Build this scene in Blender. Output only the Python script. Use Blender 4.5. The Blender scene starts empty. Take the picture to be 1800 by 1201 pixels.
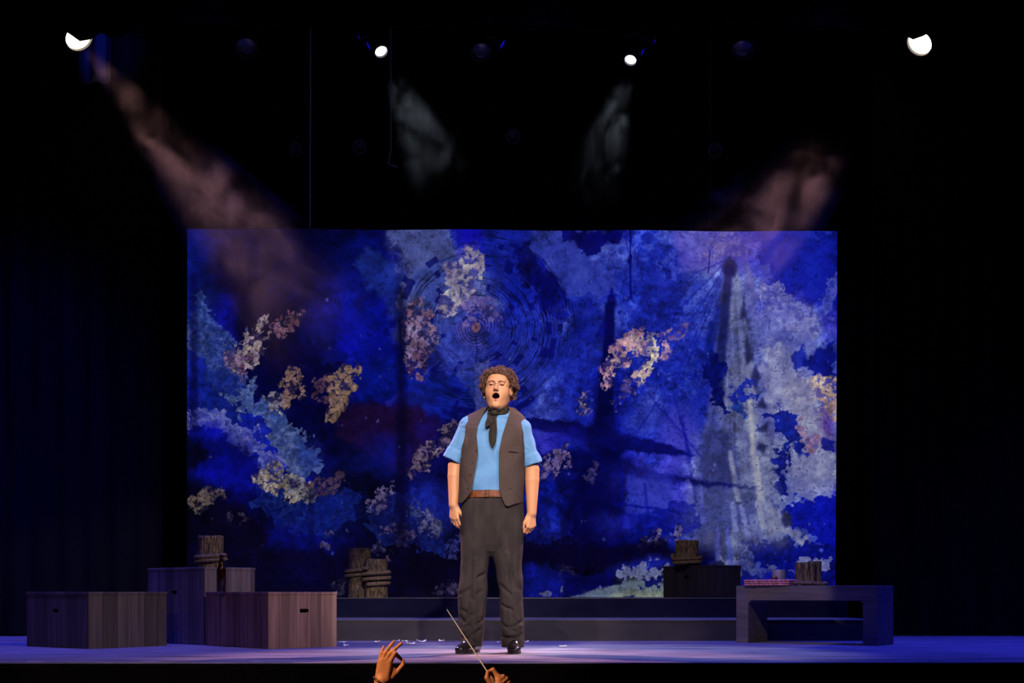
import bpy, math, random
import numpy as np
from mathutils import Vector, Matrix

SC = bpy.context.scene
COL = SC.collection
PI = math.pi
FPX = 2240.0            # focal length in pixels of the 1800 px wide frame
EYE = 0.385             # camera height above the stage floor
HOR = 1040.0            # image row of eye level

def at(px, py, Y):
    """point of the place seen at column px, row py, at depth Y"""
    return Vector(((px - 900.0) * Y / FPX, Y, EYE + (HOR - py) * Y / FPX))

# ---------------- camera ----------------
cam = bpy.data.objects.new('camera', bpy.data.cameras.new('camera'))
COL.objects.link(cam); SC.camera = cam
cam.location = (0, 0, EYE); cam.rotation_euler = (PI / 2, 0, 0)
cam.data.sensor_width = 36.0; cam.data.lens = 36.0 * FPX / 1800.0
cam.data.shift_y = (HOR - 600.5) / 1800.0
cam.data.clip_end = 100

# ---------------- world, view ----------------
wd = bpy.data.worlds.new('world'); SC.world = wd; wd.use_nodes = True
wd.node_tree.nodes['Background'].inputs[0].default_value = (0.0, 0.0, 0.0, 1)
wd.node_tree.nodes['Background'].inputs[1].default_value = 0.0
SC.view_settings.view_transform = 'Standard'; SC.view_settings.look = 'None'
SC.view_settings.exposure = 0.0; SC.view_settings.gamma = 1.0
SC.view_settings.use_curve_mapping = False
cy = SC.cycles
cy.use_denoising = True
cy.max_bounces = 5; cy.diffuse_bounces = 2; cy.glossy_bounces = 3; cy.transmission_bounces = 5
cy.volume_bounces = 0; cy.volume_step_rate = 1.0; cy.volume_max_steps = 96
cy.sample_clamp_indirect = 2.0; cy.caustics_reflective = False; cy.caustics_refractive = False

# ---------------- stage lanterns (light only; the lantern bodies come later) ----------------
def spot(name, loc, tgt, watts, color, deg, blend=.3, radius=.06):
    l = bpy.data.lights.new(name, 'SPOT'); o = bpy.data.objects.new(name, l); COL.objects.link(o)
    o.location = loc; d = Vector(tgt) - Vector(loc)
    o.rotation_euler = d.to_track_quat('-Z', 'Y').to_euler()
    l.energy = watts; l.color = color; l.spot_size = math.radians(deg); l.spot_blend = blend
    l.shadow_soft_size = radius
    return o
# lanterns over the audience: one for the boxes, one for the bench, two for the singer, plus an added fill
spot('front_light', (5.6, 1.2, 7.2), (-2.0, 8.8, 0.0), 1900, (1.0, .76, .72), 20, .25, .07)
spot('front_light', (-1.4, .4, 7.4), (0.86, 9.8, 0.3), 1250, (1.0, .78, .78), 15.2, .06, .05)
spot('front_light', (-2.5, -2.0, 6.0), (-1.6, 9.0, 0.3), 260, (1.0, .55, .85), 26, .5, .1)  # added pinkish fill that lifts the shaded box faces
spot('front_light', (-2.2, -1.2, 6.6), (-0.1, 8.0, 1.15), 1700, (1.0, .82, .68), 11, .5, .12)
spot('front_light', (1.4, -2.6, 6.4), (-0.08, 8.0, 1.15), 3600, (1.0, .84, .70), 11, .5, .12)
# back light from the two big lanterns at the sides and the two white ones
LANTERN_L = at(142, 70, 10.6); LANTERN_R = at(1613, 80, 10.6)
LANTERN_CL = at(672, 95, 11.4); LANTERN_CR = at(1107, 110, 11.4)
T1, T2 = Vector((.35, 7.8, .1)), Vector((-.65, 7.8, .1)); T3, T4 = Vector((.95, 8.3, .1)), Vector((-.3, 8.3, .1))
spot('side_back_light', LANTERN_L, T1, 3000, (1.0, .52, .50), 15, .7, .05)
spot('side_back_light', LANTERN_R, T2, 3000, (1.0, .52, .50), 16, .7, .05)
spot('back_light', LANTERN_CL, T3, 1000, (.82, .86, 1.0), 20, .7, .05)
spot('back_light', LANTERN_CR, T4, 1000, (.82, .86, 1.0), 18, .7, .05)
# blue overhead wash
for bx_, w in ((-4.6, 2300), (-2.3, 1500), (0.2, 1300), (2.4, 1700), (4.8, 2700)):
    spot('blue_top_light', (bx_, 8.9, 6.6), (bx_ * 1.02, 8.9, 0), w * .62, (.045, .055, 1.0), 54, .8, .12)
# added blue spot on the left drape, in place of faint blue haze
spot('blue_side_light', (-2.5, 7.2, 5.0), (-5.0, 11.0, 1.2), 1100, (.01, .02, 1.0), 46, .9, .2)
# warm spill over the orchestra pit
spot('pit_light', (-2.3, 3.9, 2.4), (-0.33, 5.8, 0.02), 520, (1.0, .62, .40), 18, .6, .10)

# ---------------- node helpers ----------------
def srgb(r, g=None, b=None):
    if g is None: r, g, b = r
    return tuple(((c / 255.) / 12.92 if c <= 10 else (((c / 255.) + .055) / 1.055) ** 2.4) for c in (r, g, b))
def material(name):
    m = bpy.data.materials.new(name); m.use_nodes = True
    return m, m.node_tree.nodes, m.node_tree.links
def plain(name, col, rough=.6, metal=0., spec=.5):
    m, N, L = material(name); p = N['Principled BSDF']
    p.inputs['Base Color'].default_value = (*col, 1); p.inputs['Roughness'].default_value = rough
    p.inputs['Metallic'].default_value = metal; p.inputs['Specular IOR Level'].default_value = spec
    return m
def noisy(name, c1, c2, scale=(8, 8, 8), rough=.7, lo=.35, hi=.65, bump=0., detail=6., spec=.5, metal=0., extra=None, bscale=None):
    """two tones mixed by a stretched noise in object space"""
    m, N, L = material(name); p = N['Principled BSDF']
    tc = N.new('ShaderNodeTexCoord'); mp = N.new('ShaderNodeMapping'); mp.inputs['Scale'].default_value = scale
    nz = N.new('ShaderNodeTexNoise'); nz.inputs['Scale'].default_value = 1; nz.inputs['Detail'].default_value = detail
    cr = N.new('ShaderNodeValToRGB'); cr.color_ramp.elements[0].position = lo; cr.color_ramp.elements[1].position = hi
    cr.color_ramp.elements[0].color = (*c1, 1); cr.color_ramp.elements[1].color = (*c2, 1)
    L.new(tc.outputs['Object'], mp.inputs[0]); L.new(mp.outputs[0], nz.inputs['Vector']); L.new(nz.outputs[0], cr.inputs[0])
    L.new(cr.outputs[0], p.inputs['Base Color'])
    p.inputs['Roughness'].default_value = rough; p.inputs['Specular IOR Level'].default_value = spec; p.inputs['Metallic'].default_value = metal
    if bump:
        b = N.new('ShaderNodeBump'); b.inputs['Strength'].default_value = bump; b.inputs['Distance'].default_value = .01
        L.new(nz.outputs[0], b.inputs['Height']); L.new(b.outputs[0], p.inputs['Normal'])
    return m
def planked(name, c1, c2, width=.13, rough=.6, gap=.25, axis_scale=(34, 34, 1.6)):
    """upright boards: grain noise, a tone a board and dark joints, in object space along x+y"""
    m, N, L = material(name); p = N['Principled BSDF']
    tc = N.new('ShaderNodeTexCoord'); mp = N.new('ShaderNodeMapping'); mp.inputs['Scale'].default_value = axis_scale
    nz = N.new('ShaderNodeTexNoise'); nz.inputs['Detail'].default_value = 7; nz.inputs['Scale'].default_value = 1
    sx = N.new('ShaderNodeSeparateXYZ'); ad = N.new('ShaderNodeMath'); ad.operation = 'ADD'
    dv = N.new('ShaderNodeMath'); dv.operation = 'DIVIDE'; dv.inputs[1].default_value = width
    fr = N.new('ShaderNodeMath'); fr.operation = 'FRACT'; fl = N.new('ShaderNodeMath'); fl.operation = 'FLOOR'
    wn = N.new('ShaderNodeTexWhiteNoise'); wn.noise_dimensions = '1D'
    lt = N.new('ShaderNodeMath'); lt.operation = 'LESS_THAN'; lt.inputs[1].default_value = .035
    mx = N.new('ShaderNodeMix'); mx.data_type = 'RGBA'
    mx.inputs[6].default_value = (*c1, 1); mx.inputs[7].default_value = (*c2, 1)
    mr = N.new('ShaderNodeMapRange'); mr.inputs[1].default_value = .3; mr.inputs[2].default_value = .7
    hs = N.new('ShaderNodeHueSaturation')
    v1 = N.new('ShaderNodeMapRange'); v1.inputs[3].default_value = .72; v1.inputs[4].default_value = 1.2
    mul = N.new('ShaderNodeMath'); mul.operation = 'MULTIPLY'
    g = N.new('ShaderNodeMapRange'); g.inputs[3].default_value = 1.; g.inputs[4].default_value = gap
    L.new(tc.outputs['Object'], mp.inputs[0]); L.new(mp.outputs[0], nz.inputs['Vector']); L.new(nz.outputs[0], mr.inputs[0])
    L.new(mr.outputs[0], mx.inputs[0]); L.new(tc.outputs['Object'], sx.inputs[0]); L.new(sx.outputs[0], ad.inputs[0]); L.new(sx.outputs[1], ad.inputs[1])
    L.new(ad.outputs[0], dv.inputs[0]); L.new(dv.outputs[0], fr.inputs[0]); L.new(dv.outputs[0], fl.inputs[0]); L.new(fl.outputs[0], wn.inputs['W'])
    L.new(wn.outputs[0], v1.inputs[0]); L.new(fr.outputs[0], lt.inputs[0]); L.new(lt.outputs[0], g.inputs[0])
    L.new(v1.outputs[0], mul.inputs[0]); L.new(g.outputs[0], mul.inputs[1]); L.new(mul.outputs[0], hs.inputs['Value'])
    L.new(mx.outputs[2], hs.inputs['Color']); L.new(hs.outputs[0], p.inputs['Base Color'])
    p.inputs['Roughness'].default_value = rough; p.inputs['Specular IOR Level'].default_value = .3
    return m
def vcol(name, rough=.6, spec=.4, attr='Col', bump=0., bscale=300., sheen=0.):
    m, N, L = material(name); p = N['Principled BSDF']
    a = N.new('ShaderNodeAttribute'); a.attribute_name = attr; L.new(a.outputs['Color'], p.inputs['Base Color'])
    p.inputs['Roughness'].default_value = rough; p.inputs['Specular IOR Level'].default_value = spec
    if bump:
        tc = N.new('ShaderNodeTexCoord'); nz = N.new('ShaderNodeTexNoise'); nz.inputs['Scale'].default_value = bscale; nz.inputs['Detail'].default_value = 3
        b = N.new('ShaderNodeBump'); b.inputs['Strength'].default_value = bump; b.inputs['Distance'].default_value = .002
        L.new(tc.outputs['Object'], nz.inputs['Vector']); L.new(nz.outputs[0], b.inputs['Height']); L.new(b.outputs[0], p.inputs['Normal'])
    return m

# ---------------- mesh helpers ----------------
class MB:
    """collects shapes; build() links them as one mesh object"""
    def __init__(s): s.v = []; s.f = []
    def add(s, V, F):
        n = len(s.v); s.v += [tuple(p) for p in V]; s.f += [tuple(i + n for i in f) for f in F]; return s
    def box(s, x0, y0, z0, x1, y1, z1, M=None):
        V = [Vector(p) for p in ((x0, y0, z0), (x1, y0, z0), (x1, y1, z0), (x0, y1, z0), (x0, y0, z1), (x1, y0, z1), (x1, y1, z1), (x0, y1, z1))]
        if M: V = [M @ p for p in V]
        return s.add(V, [(0, 3, 2, 1), (4, 5, 6, 7), (0, 1, 5, 4), (1, 2, 6, 5), (2, 3, 7, 6), (3, 0, 4, 7)])
    def rings(s, R, closed_ends=True, cyclic=False):
        """R: list of rings, each a list of points"""
        n = len(R[0]); V = [p for r in R for p in r]; F = []; m = len(R)
        for i in range(m if cyclic else m - 1):
            a = i * n; b = ((i + 1) % m) * n
            for j in range(n): F.append((a + j, a + (j + 1) % n, b + (j + 1) % n, b + j))
        if closed_ends and not cyclic:
            F.append(tuple(range(n - 1, -1, -1))); F.append(tuple((m - 1) * n + j for j in range(n)))
        return s.add(V, F)
    def lathe(s, prof, c=(0, 0, 0), n=24, M=None, closed=True):
        R = []
        for r, z in prof:
            ring = [Vector((r * math.cos(2 * PI * k / n), r * math.sin(2 * PI * k / n), z)) for k in range(n)]
            if M: ring = [M @ p for p in ring]
            R.append([p + Vector(c) for p in ring])
        return s.rings(R, closed)
    def tube(s, P, r, n=8, cyclic=False):
        P = [Vector(p) for p in P]; m = len(P); R = []
        t0 = (P[1] - P[0]).normalized(); up = Vector((0, 0, 1)) if abs(t0.z) < .9 else Vector((1, 0, 0))
        nrm = t0.cross(up).normalized()
        for i in range(m):
            if cyclic: t = (P[(i + 1) % m] - P[i - 1]).normalized()
            else: t = (P[min(i + 1, m - 1)] - P[max(i - 1, 0)]).normalized()
            nrm = (nrm - t * nrm.dot(t)).normalized(); b = t.cross(nrm)
            rr = r[i] if isinstance(r, (list, tuple)) else r
            R.append([P[i] + nrm * rr * math.cos(2 * PI * k / n) + b * rr * math.sin(2 * PI * k / n) for k in range(n)])
        return s.rings(R, True, cyclic)
    def build(s, name, mat, parent=None, smooth=True, bevel=0., loc=None):
        me = bpy.data.meshes.new(name); me.from_pydata(s.v, [], s.f); me.update()
        o = bpy.data.objects.new(name, me); COL.objects.link(o); me.materials.append(mat)
        if smooth:
            for p in me.polygons: p.use_smooth = True
            me.set_sharp_from_angle(angle=math.radians(38))
        if bevel:
            b = o.modifiers.new('bevel', 'BEVEL'); b.width = bevel; b.segments = 2; b.limit_method = 'ANGLE'
        if parent: o.parent = parent
        if loc is not None: o.location = loc
        return o
def tag(o, label, cat, group=None, kind=None):
    o['label'] = label
    if cat: o['category'] = cat
    if group: o['group'] = group
    if kind: o['kind'] = kind
    return o
def empty(name, loc, rz=0.):
    o = bpy.data.objects.new(name, None); COL.objects.link(o); o.location = loc; o.rotation_euler = (0, 0, rz)
    o.empty_display_size = .1; return o
def structure(o): o['kind'] = 'structure'; return o

# ---------------- smooth solids: distance field + surface nets ----------------
class Field:
    def __init__(s, lo, hi, h=.003):
        s.lo = np.array(lo, np.float32); s.h = h
        s.n = [int((b - a) / h) + 2 for a, b in zip(lo, hi)]
        s.ax = [(lo[i] + np.arange(s.n[i]) * h).astype(np.float32) for i in range(3)]
        s.V = np.full(s.n, 1.0, np.float32)
    def win(s, lo, hi, pad):
        sl = []
        for i in range(3):
            a = int(max(0, math.floor((lo[i] - pad - s.lo[i]) / s.h))); b = int(min(s.n[i], math.ceil((hi[i] + pad - s.lo[i]) / s.h) + 1))
            if b <= a: a, b = 0, 0
            sl.append(slice(a, b))
        return tuple(sl), s.ax[0][sl[0]][:, None, None], s.ax[1][sl[1]][None, :, None], s.ax[2][sl[2]][None, None, :]
    def mix(s, sl, d, k, op='add'):
        a = s.V[sl]; d = d.astype(np.float32)
        if op == 'add':
            h = np.maximum(k - np.abs(a - d), 0) / max(k, 1e-6); s.V[sl] = np.minimum(a, d) - h * h * k * .25
        else:
            d = -d; h = np.maximum(k - np.abs(a - d), 0) / max(k, 1e-6); s.V[sl] = np.maximum(a, d) + h * h * k * .25
    def cap(s, a, b, ra, rb=None, k=.01, op='add', flat=None):
        """tapered capsule; flat = (axis vector, factor) squeezes it across that axis"""
        rb = ra if rb is None else rb; R = max(ra, rb)
        lo = [min(a[i], b[i]) - R for i in range(3)]; hi = [max(a[i], b[i]) + R for i in range(3)]
        sl, X, Y, Z = s.win(lo, hi, k + 3 * s.h)
        e = [float(b[i] - a[i]) for i in range(3)]; L2 = sum(q * q for q in e) + 1e-12
        px, py, pz = X - a[0], Y - a[1], Z - a[2]
        t = np.clip((px * e[0] + py * e[1] + pz * e[2]) / L2, 0, 1)
        qx, qy, qz = px - t * e[0], py - t * e[1], pz - t * e[2]
        if flat:
            u, f = flat; u = Vector(u).normalized(); w = qx * u.x + qy * u.y + qz * u.z
            qx = qx + u.x * w * (f - 1); qy = qy + u.y * w * (f - 1); qz = qz + u.z * w * (f - 1)
        s.mix(sl, np.sqrt(qx * qx + qy * qy + qz * qz) - (ra + (rb - ra) * t), k, op)
    def ell(s, c, r, k=.01, op='add', R=None):
        m = max(r); sl, X, Y, Z = s.win([q - m for q in c], [q + m for q in c], k + 3 * s.h)
        x, y, z = X - c[0], Y - c[1], Z - c[2]
        if R is not None:
            Q = R.transposed(); x, y, z = (Q[0][0] * x + Q[0][1] * y + Q[0][2] * z, Q[1][0] * x + Q[1][1] * y + Q[1][2] * z, Q[2][0] * x + Q[2][1] * y + Q[2][2] * z)
        k0 = np.sqrt((x / r[0]) ** 2 + (y / r[1]) ** 2 + (z / r[2]) ** 2); k1 = np.sqrt((x / r[0] ** 2) ** 2 + (y / r[1] ** 2) ** 2 + (z / r[2] ** 2) ** 2)
        s.mix(sl, k0 * (k0 - 1) / np.maximum(k1, 1e-5), k, op)
    def loft(s, T, k=.01, op='add', grow=0., p=2.2, noise=None, caps=0.):
        """T rows: z, cx, cy, rx, ry (z rising); a stack of rounded sections"""
        T = np.array(T, np.float32); z0, z1 = T[0, 0], T[-1, 0]
        m = float(max(T[:, 3].max(), T[:, 4].max())) + grow
        sl, X, Y, Z = s.win([T[:, 1].min() - m, T[:, 2].min() - m, z0], [T[:, 1].max() + m, T[:, 2].max() + m, z1], k + 3 * s.h + .01)
        z = Z.ravel(); g = [np.interp(z, T[:, 0], T[:, i])[None, None, :].astype(np.float32) for i in (1, 2, 3, 4)]
        rx, ry = g[2] + grow, g[3] + grow
        u = np.abs((X - g[0]) / rx); v = np.abs((Y - g[1]) / ry)
        d = ((u ** p + v ** p) ** (1 / p) - 1) * np.minimum(rx, ry)
        if noise is not None: d = d + noise(X, Y, Z)
        dz = np.maximum(z0 - Z, Z - z1) + caps
        d = np.where(dz > -.012, np.maximum(d, dz), d)
        if op is None: return sl, X, Y, Z, d
        s.mix(sl, d, k, op)
    def mesh(s):
        V = s.V; S = V < 0
        c = np.zeros([n - 1 for n in s.n], np.int8)
        for i in (0, 1):
            for j in (0, 1):
                for k in (0, 1): c += S[i:s.n[0] - 1 + i, j:s.n[1] - 1 + j, k:s.n[2] - 1 + k]
        A = np.argwhere((c > 0) & (c < 8)).astype(np.int32)
        idx = np.full(c.shape, -1, np.int32); idx[A[:, 0], A[:, 1], A[:, 2]] = np.arange(len(A))
        off = [(i, j, k) for i in (0, 1) for j in (0, 1) for k in (0, 1)]
        cv = np.stack([V[A[:, 0] + o[0], A[:, 1] + o[1], A[:, 2] + o[2]] for o in off], 1)
        acc = np.zeros((len(A), 3), np.float32); cnt = np.zeros(len(A), np.float32)
        for a in range(8):
            for b in range(a + 1, 8):
                if sum(abs(off[a][q] - off[b][q]) for q in range(3)) != 1: continue
                m = (cv[:, a] < 0) != (cv[:, b] < 0); den = cv[:, a] - cv[:, b]
                t = np.where(m, cv[:, a] / np.where(np.abs(den) < 1e-9, 1e-9, den), 0)
                pa = np.array(off[a], np.float32); pb = np.array(off[b], np.float32)
                acc += np.where(m[:, None], pa + (pb - pa) * t[:, None], 0); cnt += m
        P = (A + acc / cnt[:, None]) * s.h + s.lo
        Q = []
        for ax in range(3):
            sh = [slice(None)] * 3; sh2 = [slice(None)] * 3; sh[ax] = slice(0, -1); sh2[ax] = slice(1, None)
            E = np.argwhere(S[tuple(sh)] != S[tuple(sh2)]); o1, o2 = [q for q in range(3) if q != ax]
            E = E[(E[:, o1] > 0) & (E[:, o2] > 0) & (E[:, o1] < s.n[o1] - 1) & (E[:, o2] < s.n[o2] - 1)]
            def cell(d1, d2):
                I = E.copy(); I[:, o1] += d1; I[:, o2] += d2; return idx[I[:, 0], I[:, 1], I[:, 2]]
            q = np.stack([cell(-1, -1), cell(0, -1), cell(0, 0), cell(-1, 0)], 1)
            flip = S[E[:, 0], E[:, 1], E[:, 2]]
            if ax == 1: flip = ~flip
            q[~flip] = q[~flip][:, ::-1]; Q.append(q)
        return P, np.concatenate(Q)
def mesh_object(name, P, Q, mat, parent=None, colors=None, smooth_iters=0, attr='Col'):
    me = bpy.data.meshes.new(name); n = len(P); m = len(Q)
    if smooth_iters:
        P = P.astype(np.float64).copy()
        E = np.concatenate([Q[:, [0, 1]], Q[:, [1, 2]], Q[:, [2, 3]], Q[:, [3, 0]]])
        for it in range(smooth_iters):
            acc = np.zeros_like(P); cnt = np.zeros(n)
            for a, b in ((0, 1), (1, 0)):
                for ax in range(3): acc[:, ax] += np.bincount(E[:, a], P[E[:, b], ax], n)
                cnt += np.bincount(E[:, a], minlength=n)
            P = P * .5 + .5 * acc / np.maximum(cnt, 1)[:, None]
    me.vertices.add(n); me.vertices.foreach_set('co', np.ascontiguousarray(P, np.float32).ravel())
    me.loops.add(m * 4); me.loops.foreach_set('vertex_index', np.ascontiguousarray(Q, np.int32).ravel())
    me.polygons.add(m); me.polygons.foreach_set('loop_start', np.arange(0, m * 4, 4, dtype=np.int32))
    me.polygons.foreach_set('use_smooth', np.ones(m, bool))
    me.update(calc_edges=True); me.validate()
    if colors is not None:
        a = me.attributes.new(attr, 'FLOAT_COLOR', 'POINT')
        a.data.foreach_set('color', np.concatenate([colors, np.ones((n, 1))], 1).astype(np.float32).ravel())
    me.materials.append(mat)
    o = bpy.data.objects.new(name, me); COL.objects.link(o)
    if parent: o.parent = parent
    return o
def lin(c):
    c = np.asarray(c, np.float64) / 255.; return np.where(c <= .04045, c / 12.92, ((c + .055) / 1.055) ** 2.4)
# ---------- the painted and projected picture on the backdrop ----------
PX0, PY0, PX1, PY1 = 329, 402, 1472, 1060      # the cloth, in tenths of its own ruling
def build_picture(step=1.0):
    import numpy as np
    W = int((PX1 - PX0) / step) + 1
    H = int((PY1 - PY0) / step) + 1
    xs = PX0 + np.arange(W, dtype=np.float32) * (PX1 - PX0) / (W - 1)
    ys = PY0 + np.arange(H, dtype=np.float32) * (PY1 - PY0) / (H - 1)
    X, Y = np.meshgrid(xs, ys)
    def vn(x, y, seed):                        # smooth value noise, 0..1
        r = np.random.RandomState(seed); T = r.rand(128, 128).astype(np.float32)
        xi = np.floor(x).astype(np.int32); yi = np.floor(y).astype(np.int32)
        fx = x - xi; fy = y - yi
        fx = fx * fx * (3 - 2 * fx); fy = fy * fy * (3 - 2 * fy)
        a = T[yi & 127, xi & 127]; b = T[yi & 127, (xi + 1) & 127]
        c = T[(yi + 1) & 127, xi & 127]; d = T[(yi + 1) & 127, (xi + 1) & 127]
        return (a * (1 - fx) + b * fx) * (1 - fy) + (c * (1 - fx) + d * fx) * fy
    def fbm(x, y, scale, seed, octs=5, sx=1.0, sy=1.0, rot=0.0):
        if rot:
            c, s = np.cos(rot), np.sin(rot); x, y = x * c + y * s, -x * s + y * c
        u = x / (scale * sx); v = y / (scale * sy); t = 0; a = .5; n = 0
        for o in range(octs):
            t = t + a * vn(u + 17.3 * o, v + 9.1 * o, seed + o); n += a
            u = u * 2.03; v = v * 2.03; a *= .55
        return t / n                            # 0..1
    def rgb(c): return np.array(c, np.float32) / 255.
    def sst(e0, e1, v):
        t = np.clip((v - e0) / (e1 - e0), 0, 1); return t * t * (3 - 2 * t)
    WX = fbm(X, Y, 46, 11, 5) - .5; WY = fbm(X, Y, 46, 31, 5) - .5          # shared warps
    wx = fbm(X, Y, 9, 51, 4) - .5; wy = fbm(X, Y, 9, 71, 4) - .5
    pal = {'a': (2, 2, 22), 'b': (3, 3, 46), 'c': (5, 10, 92), 'd': (9, 19, 128), 'e': (20, 32, 150),
           'f': (44, 56, 166), 'g': (72, 82, 168), 'h': (102, 108, 170), 'p': (24, 8, 46), 'q': (12, 4, 34),
           'B': (6, 10, 160), 'n': (2, 2, 12), 'v': (40, 40, 175), 's': (56, 62, 108), 'y': (88, 96, 96)}
    rows = [                                    # one letter a swatch, 21 across
        'cbbbbbbsedeffbefgvved',   # 403
        'dbbbbccsgeefffeegvved',   # 457
        'cbqbbdcsggdeeeeefgvvd',   # 511
        'dbbbcddsfeeeffeefsggv',   # 565
        'ecbbbdccfffeeeeeesggf',   # 619
        'ddcbbcdccdffeddeesghf',   # 673
        'cedbaccpccdfedfeeshhg',   # 727
        'bdedbbabbcdvccevgshhs',   # 781
        'ncddcaabbcbdcbvvgshgh',   # 835
        'nabacbabccbdbbdvssggB',   # 889
        'nnabcbanabaebbcdbsgfB',   # 943
        'nnaaabaaaaaaaaaabsdbc',   # 997
        'nnaaaaaaaaadcbyycbbbc']   # 1052
    G = np.array([[pal[c] for c in r] for r in rows], np.float32) / 255.
    def samp(x, y):
        u = np.clip((x - 329) / 57.1, 0, 19.999); v = np.clip((y - 403) / 54.1, 0, 11.999)
        i = u.astype(np.int32); j = v.astype(np.int32); fu = (u - i)[..., None]; fv = (v - j)[..., None]
        fu = fu * fu * (3 - 2 * fu); fv = fv * fv * (3 - 2 * fv)
        return (G[j, i] * (1 - fu) + G[j, i + 1] * fu) * (1 - fv) + (G[j + 1, i] * (1 - fu) + G[j + 1, i + 1] * fu) * fv
    C = samp(X + WX * 70 + wx * 14, Y + WY * 70 + wy * 14)
    # brush texture all over
    t1 = fbm(X, Y, 22, 101, 6); t2 = fbm(X, Y, 5, 131, 3); t3 = fbm(X, Y, 60, 151, 5)
    # hard edged cloud shelves: quantised noise
    sh = fbm(X + WX * 40, Y + WY * 40, 60, 171, 6)
    shelf = (sst(.46, .475, sh) + sst(.54, .55, sh) + sst(.61, .62, sh)) / 3
    C *= (.86 + .40 * t1 + .30 * (t2 - .5) + .30 * (t3 - .5) + .26 * (shelf - .4))[..., None].clip(.1, 3)
    t4 = fbm(X + wx * 20, Y + wy * 20, 13, 161, 5, 1, 1, .5)                # dabs and scrapes
    C *= (1 + .20 * sst(.54, .64, t4) - .26 * sst(.46, .38, t4))[..., None]
    C += (sst(.60, .66, t4) * sst(.5, .62, fbm(X, Y, 70, 166, 3)) * .09)[..., None] * rgb((190, 190, 170)) * sst(.3, .6, C.max(axis=2))[..., None]
    bright = C.max(axis=2)
    cr = np.abs(fbm(X + wx * 12, Y + wy * 12, 34, 201, 4) - .5)            # thin crackle veins
    C *= (1 - .38 * (1 - sst(.0, .012, cr)) * sst(.2, .5, bright))[..., None]
    cr2 = np.abs(fbm(X, Y, 16, 221, 3) - .5)
    C *= (1 - .22 * (1 - sst(.0, .03, cr2)))[..., None]

    def win(x0, y0, x1, y1, pad):
        i0 = max(0, int((x0 - pad - PX0) / step)); i1 = min(W, int((x1 + pad - PX0) / step) + 2)
        j0 = max(0, int((y0 - pad - PY0) / step)); j1 = min(H, int((y1 + pad - PY0) / step) + 2)
        return slice(j0, j1), slice(i0, i1)
    def sd_poly(x, y, P):
        d = np.full(x.shape, 1e9, np.float32); ins = np.zeros(x.shape, bool); n = len(P)
        for k in range(n):
            ax, ay = P[k]; bx_, by_ = P[(k + 1) % n]; ex, ey = bx_ - ax, by_ - ay
            t = np.clip(((x - ax) * ex + (y - ay) * ey) / (ex * ex + ey * ey + 1e-9), 0, 1)
            d = np.minimum(d, (x - ax - ex * t) ** 2 + (y - ay - ey * t) ** 2)
            if ey != 0:
                ins ^= ((ay > y) != (by_ > y)) & (x < ex * (y - ay) / ey + ax)
        d = np.sqrt(d); return np.where(ins, -d, d)
    def sd_line(x, y, P):
        d = np.full(x.shape, 1e9, np.float32)
        for (ax, ay), (bx_, by_) in zip(P[:-1], P[1:]):
            ex, ey = bx_ - ax, by_ - ay
            t = np.clip(((x - ax) * ex + (y - ay) * ey) / (ex * ex + ey * ey + 1e-9), 0, 1)
            d = np.minimum(d, (x - ax - ex * t) ** 2 + (y - ay - ey * t) ** 2)
        return np.sqrt(d)
    def vor(x, y, s, seed):                    # F1, F2 and a cell value
        r = np.random.RandomState(seed); JX = r.rand(64, 64); JY = r.rand(64, 64); V = r.rand(64, 64)
        u = x / s; v = y / s; iu = np.floor(u).astype(int); iv = np.floor(v).astype(int)
        f1 = np.full(x.shape, 9.); f2 = np.full(x.shape, 9.); cv = np.zeros(x.shape)
        for dj in (-1, 0, 1):
            for di in (-1, 0, 1):
                a = (iu + di) & 63; b = (iv + dj) & 63
                d = np.hypot(iu + di + JX[b, a] - u, iv + dj + JY[b, a] - v)
                near = d < f1; f2 = np.where(near, f1, np.minimum(f2, d)); cv = np.where(near, V[b, a], cv)
                f1 = np.where(near, d, f1)
        return f1, f2, cv
    def put(sl, m, col):
        C[sl] = C[sl] * (1 - m[..., None]) + col * m[..., None]
    def region(P, col, a=1., soft=3., warp=24., fine=10., tex=.35, line=False, width=0., grain=18, seed=0, sx=1., sy=1., rot=0., ragged=0.):
        """a patch whose edge wanders like torn paint"""
        xx = [p[0] for p in P]; yy = [p[1] for p in P]
        sl = win(min(xx), min(yy), max(xx), max(yy), warp + fine + soft + width + ragged)
        x = X[sl]; y = Y[sl]
        xw = x + WX[sl] * warp * 2 + wx[sl] * fine * 2; yw = y + WY[sl] * warp * 2 + wy[sl] * fine * 2
        d = (sd_line(xw, yw, P) - width) if line else sd_poly(xw, yw, P)
        if ragged: d = d + (fbm(x, y, 14, 900 + seed, 4) - .5) * 2 * ragged
        m = a * (1 - sst(-soft, soft, d))
        t = fbm(x, y, grain, 300 + seed, 5, sx, sy, rot)
        put(sl, m, rgb(col) * (1 + tex * 2 * (t - .5))[..., None])
    def clouds(P, col, hi, a=1., soft=2., warp=22., fine=13., scale=20, seed=0, thr=.5, band=.05):
        """curly cloud lobes inside an area: some of it is covered, rims lighter"""
        xx = [p[0] for p in P]; yy = [p[1] for p in P]
        sl = win(min(xx), min(yy), max(xx), max(yy), warp + fine + 8)
        x = X[sl]; y = Y[sl]
        xw = x + WX[sl] * warp * 2 + wx[sl] * fine * 2; yw = y + WY[sl] * warp * 2 + wy[sl] * fine * 2
        d = sd_poly(xw, yw, P)
        inside = 1 - sst(-14, 10, d)
        n = fbm(x + wx[sl] * 16, y + wy[sl] * 16, scale, 400 + seed, 5)
        v = n + (inside - .5) * .55
        m = a * sst(thr, thr + band, v) * (inside > .02)
        rim = sst(thr, thr + band, v) * (1 - sst(thr + band, thr + band * 2.6, v))
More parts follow.
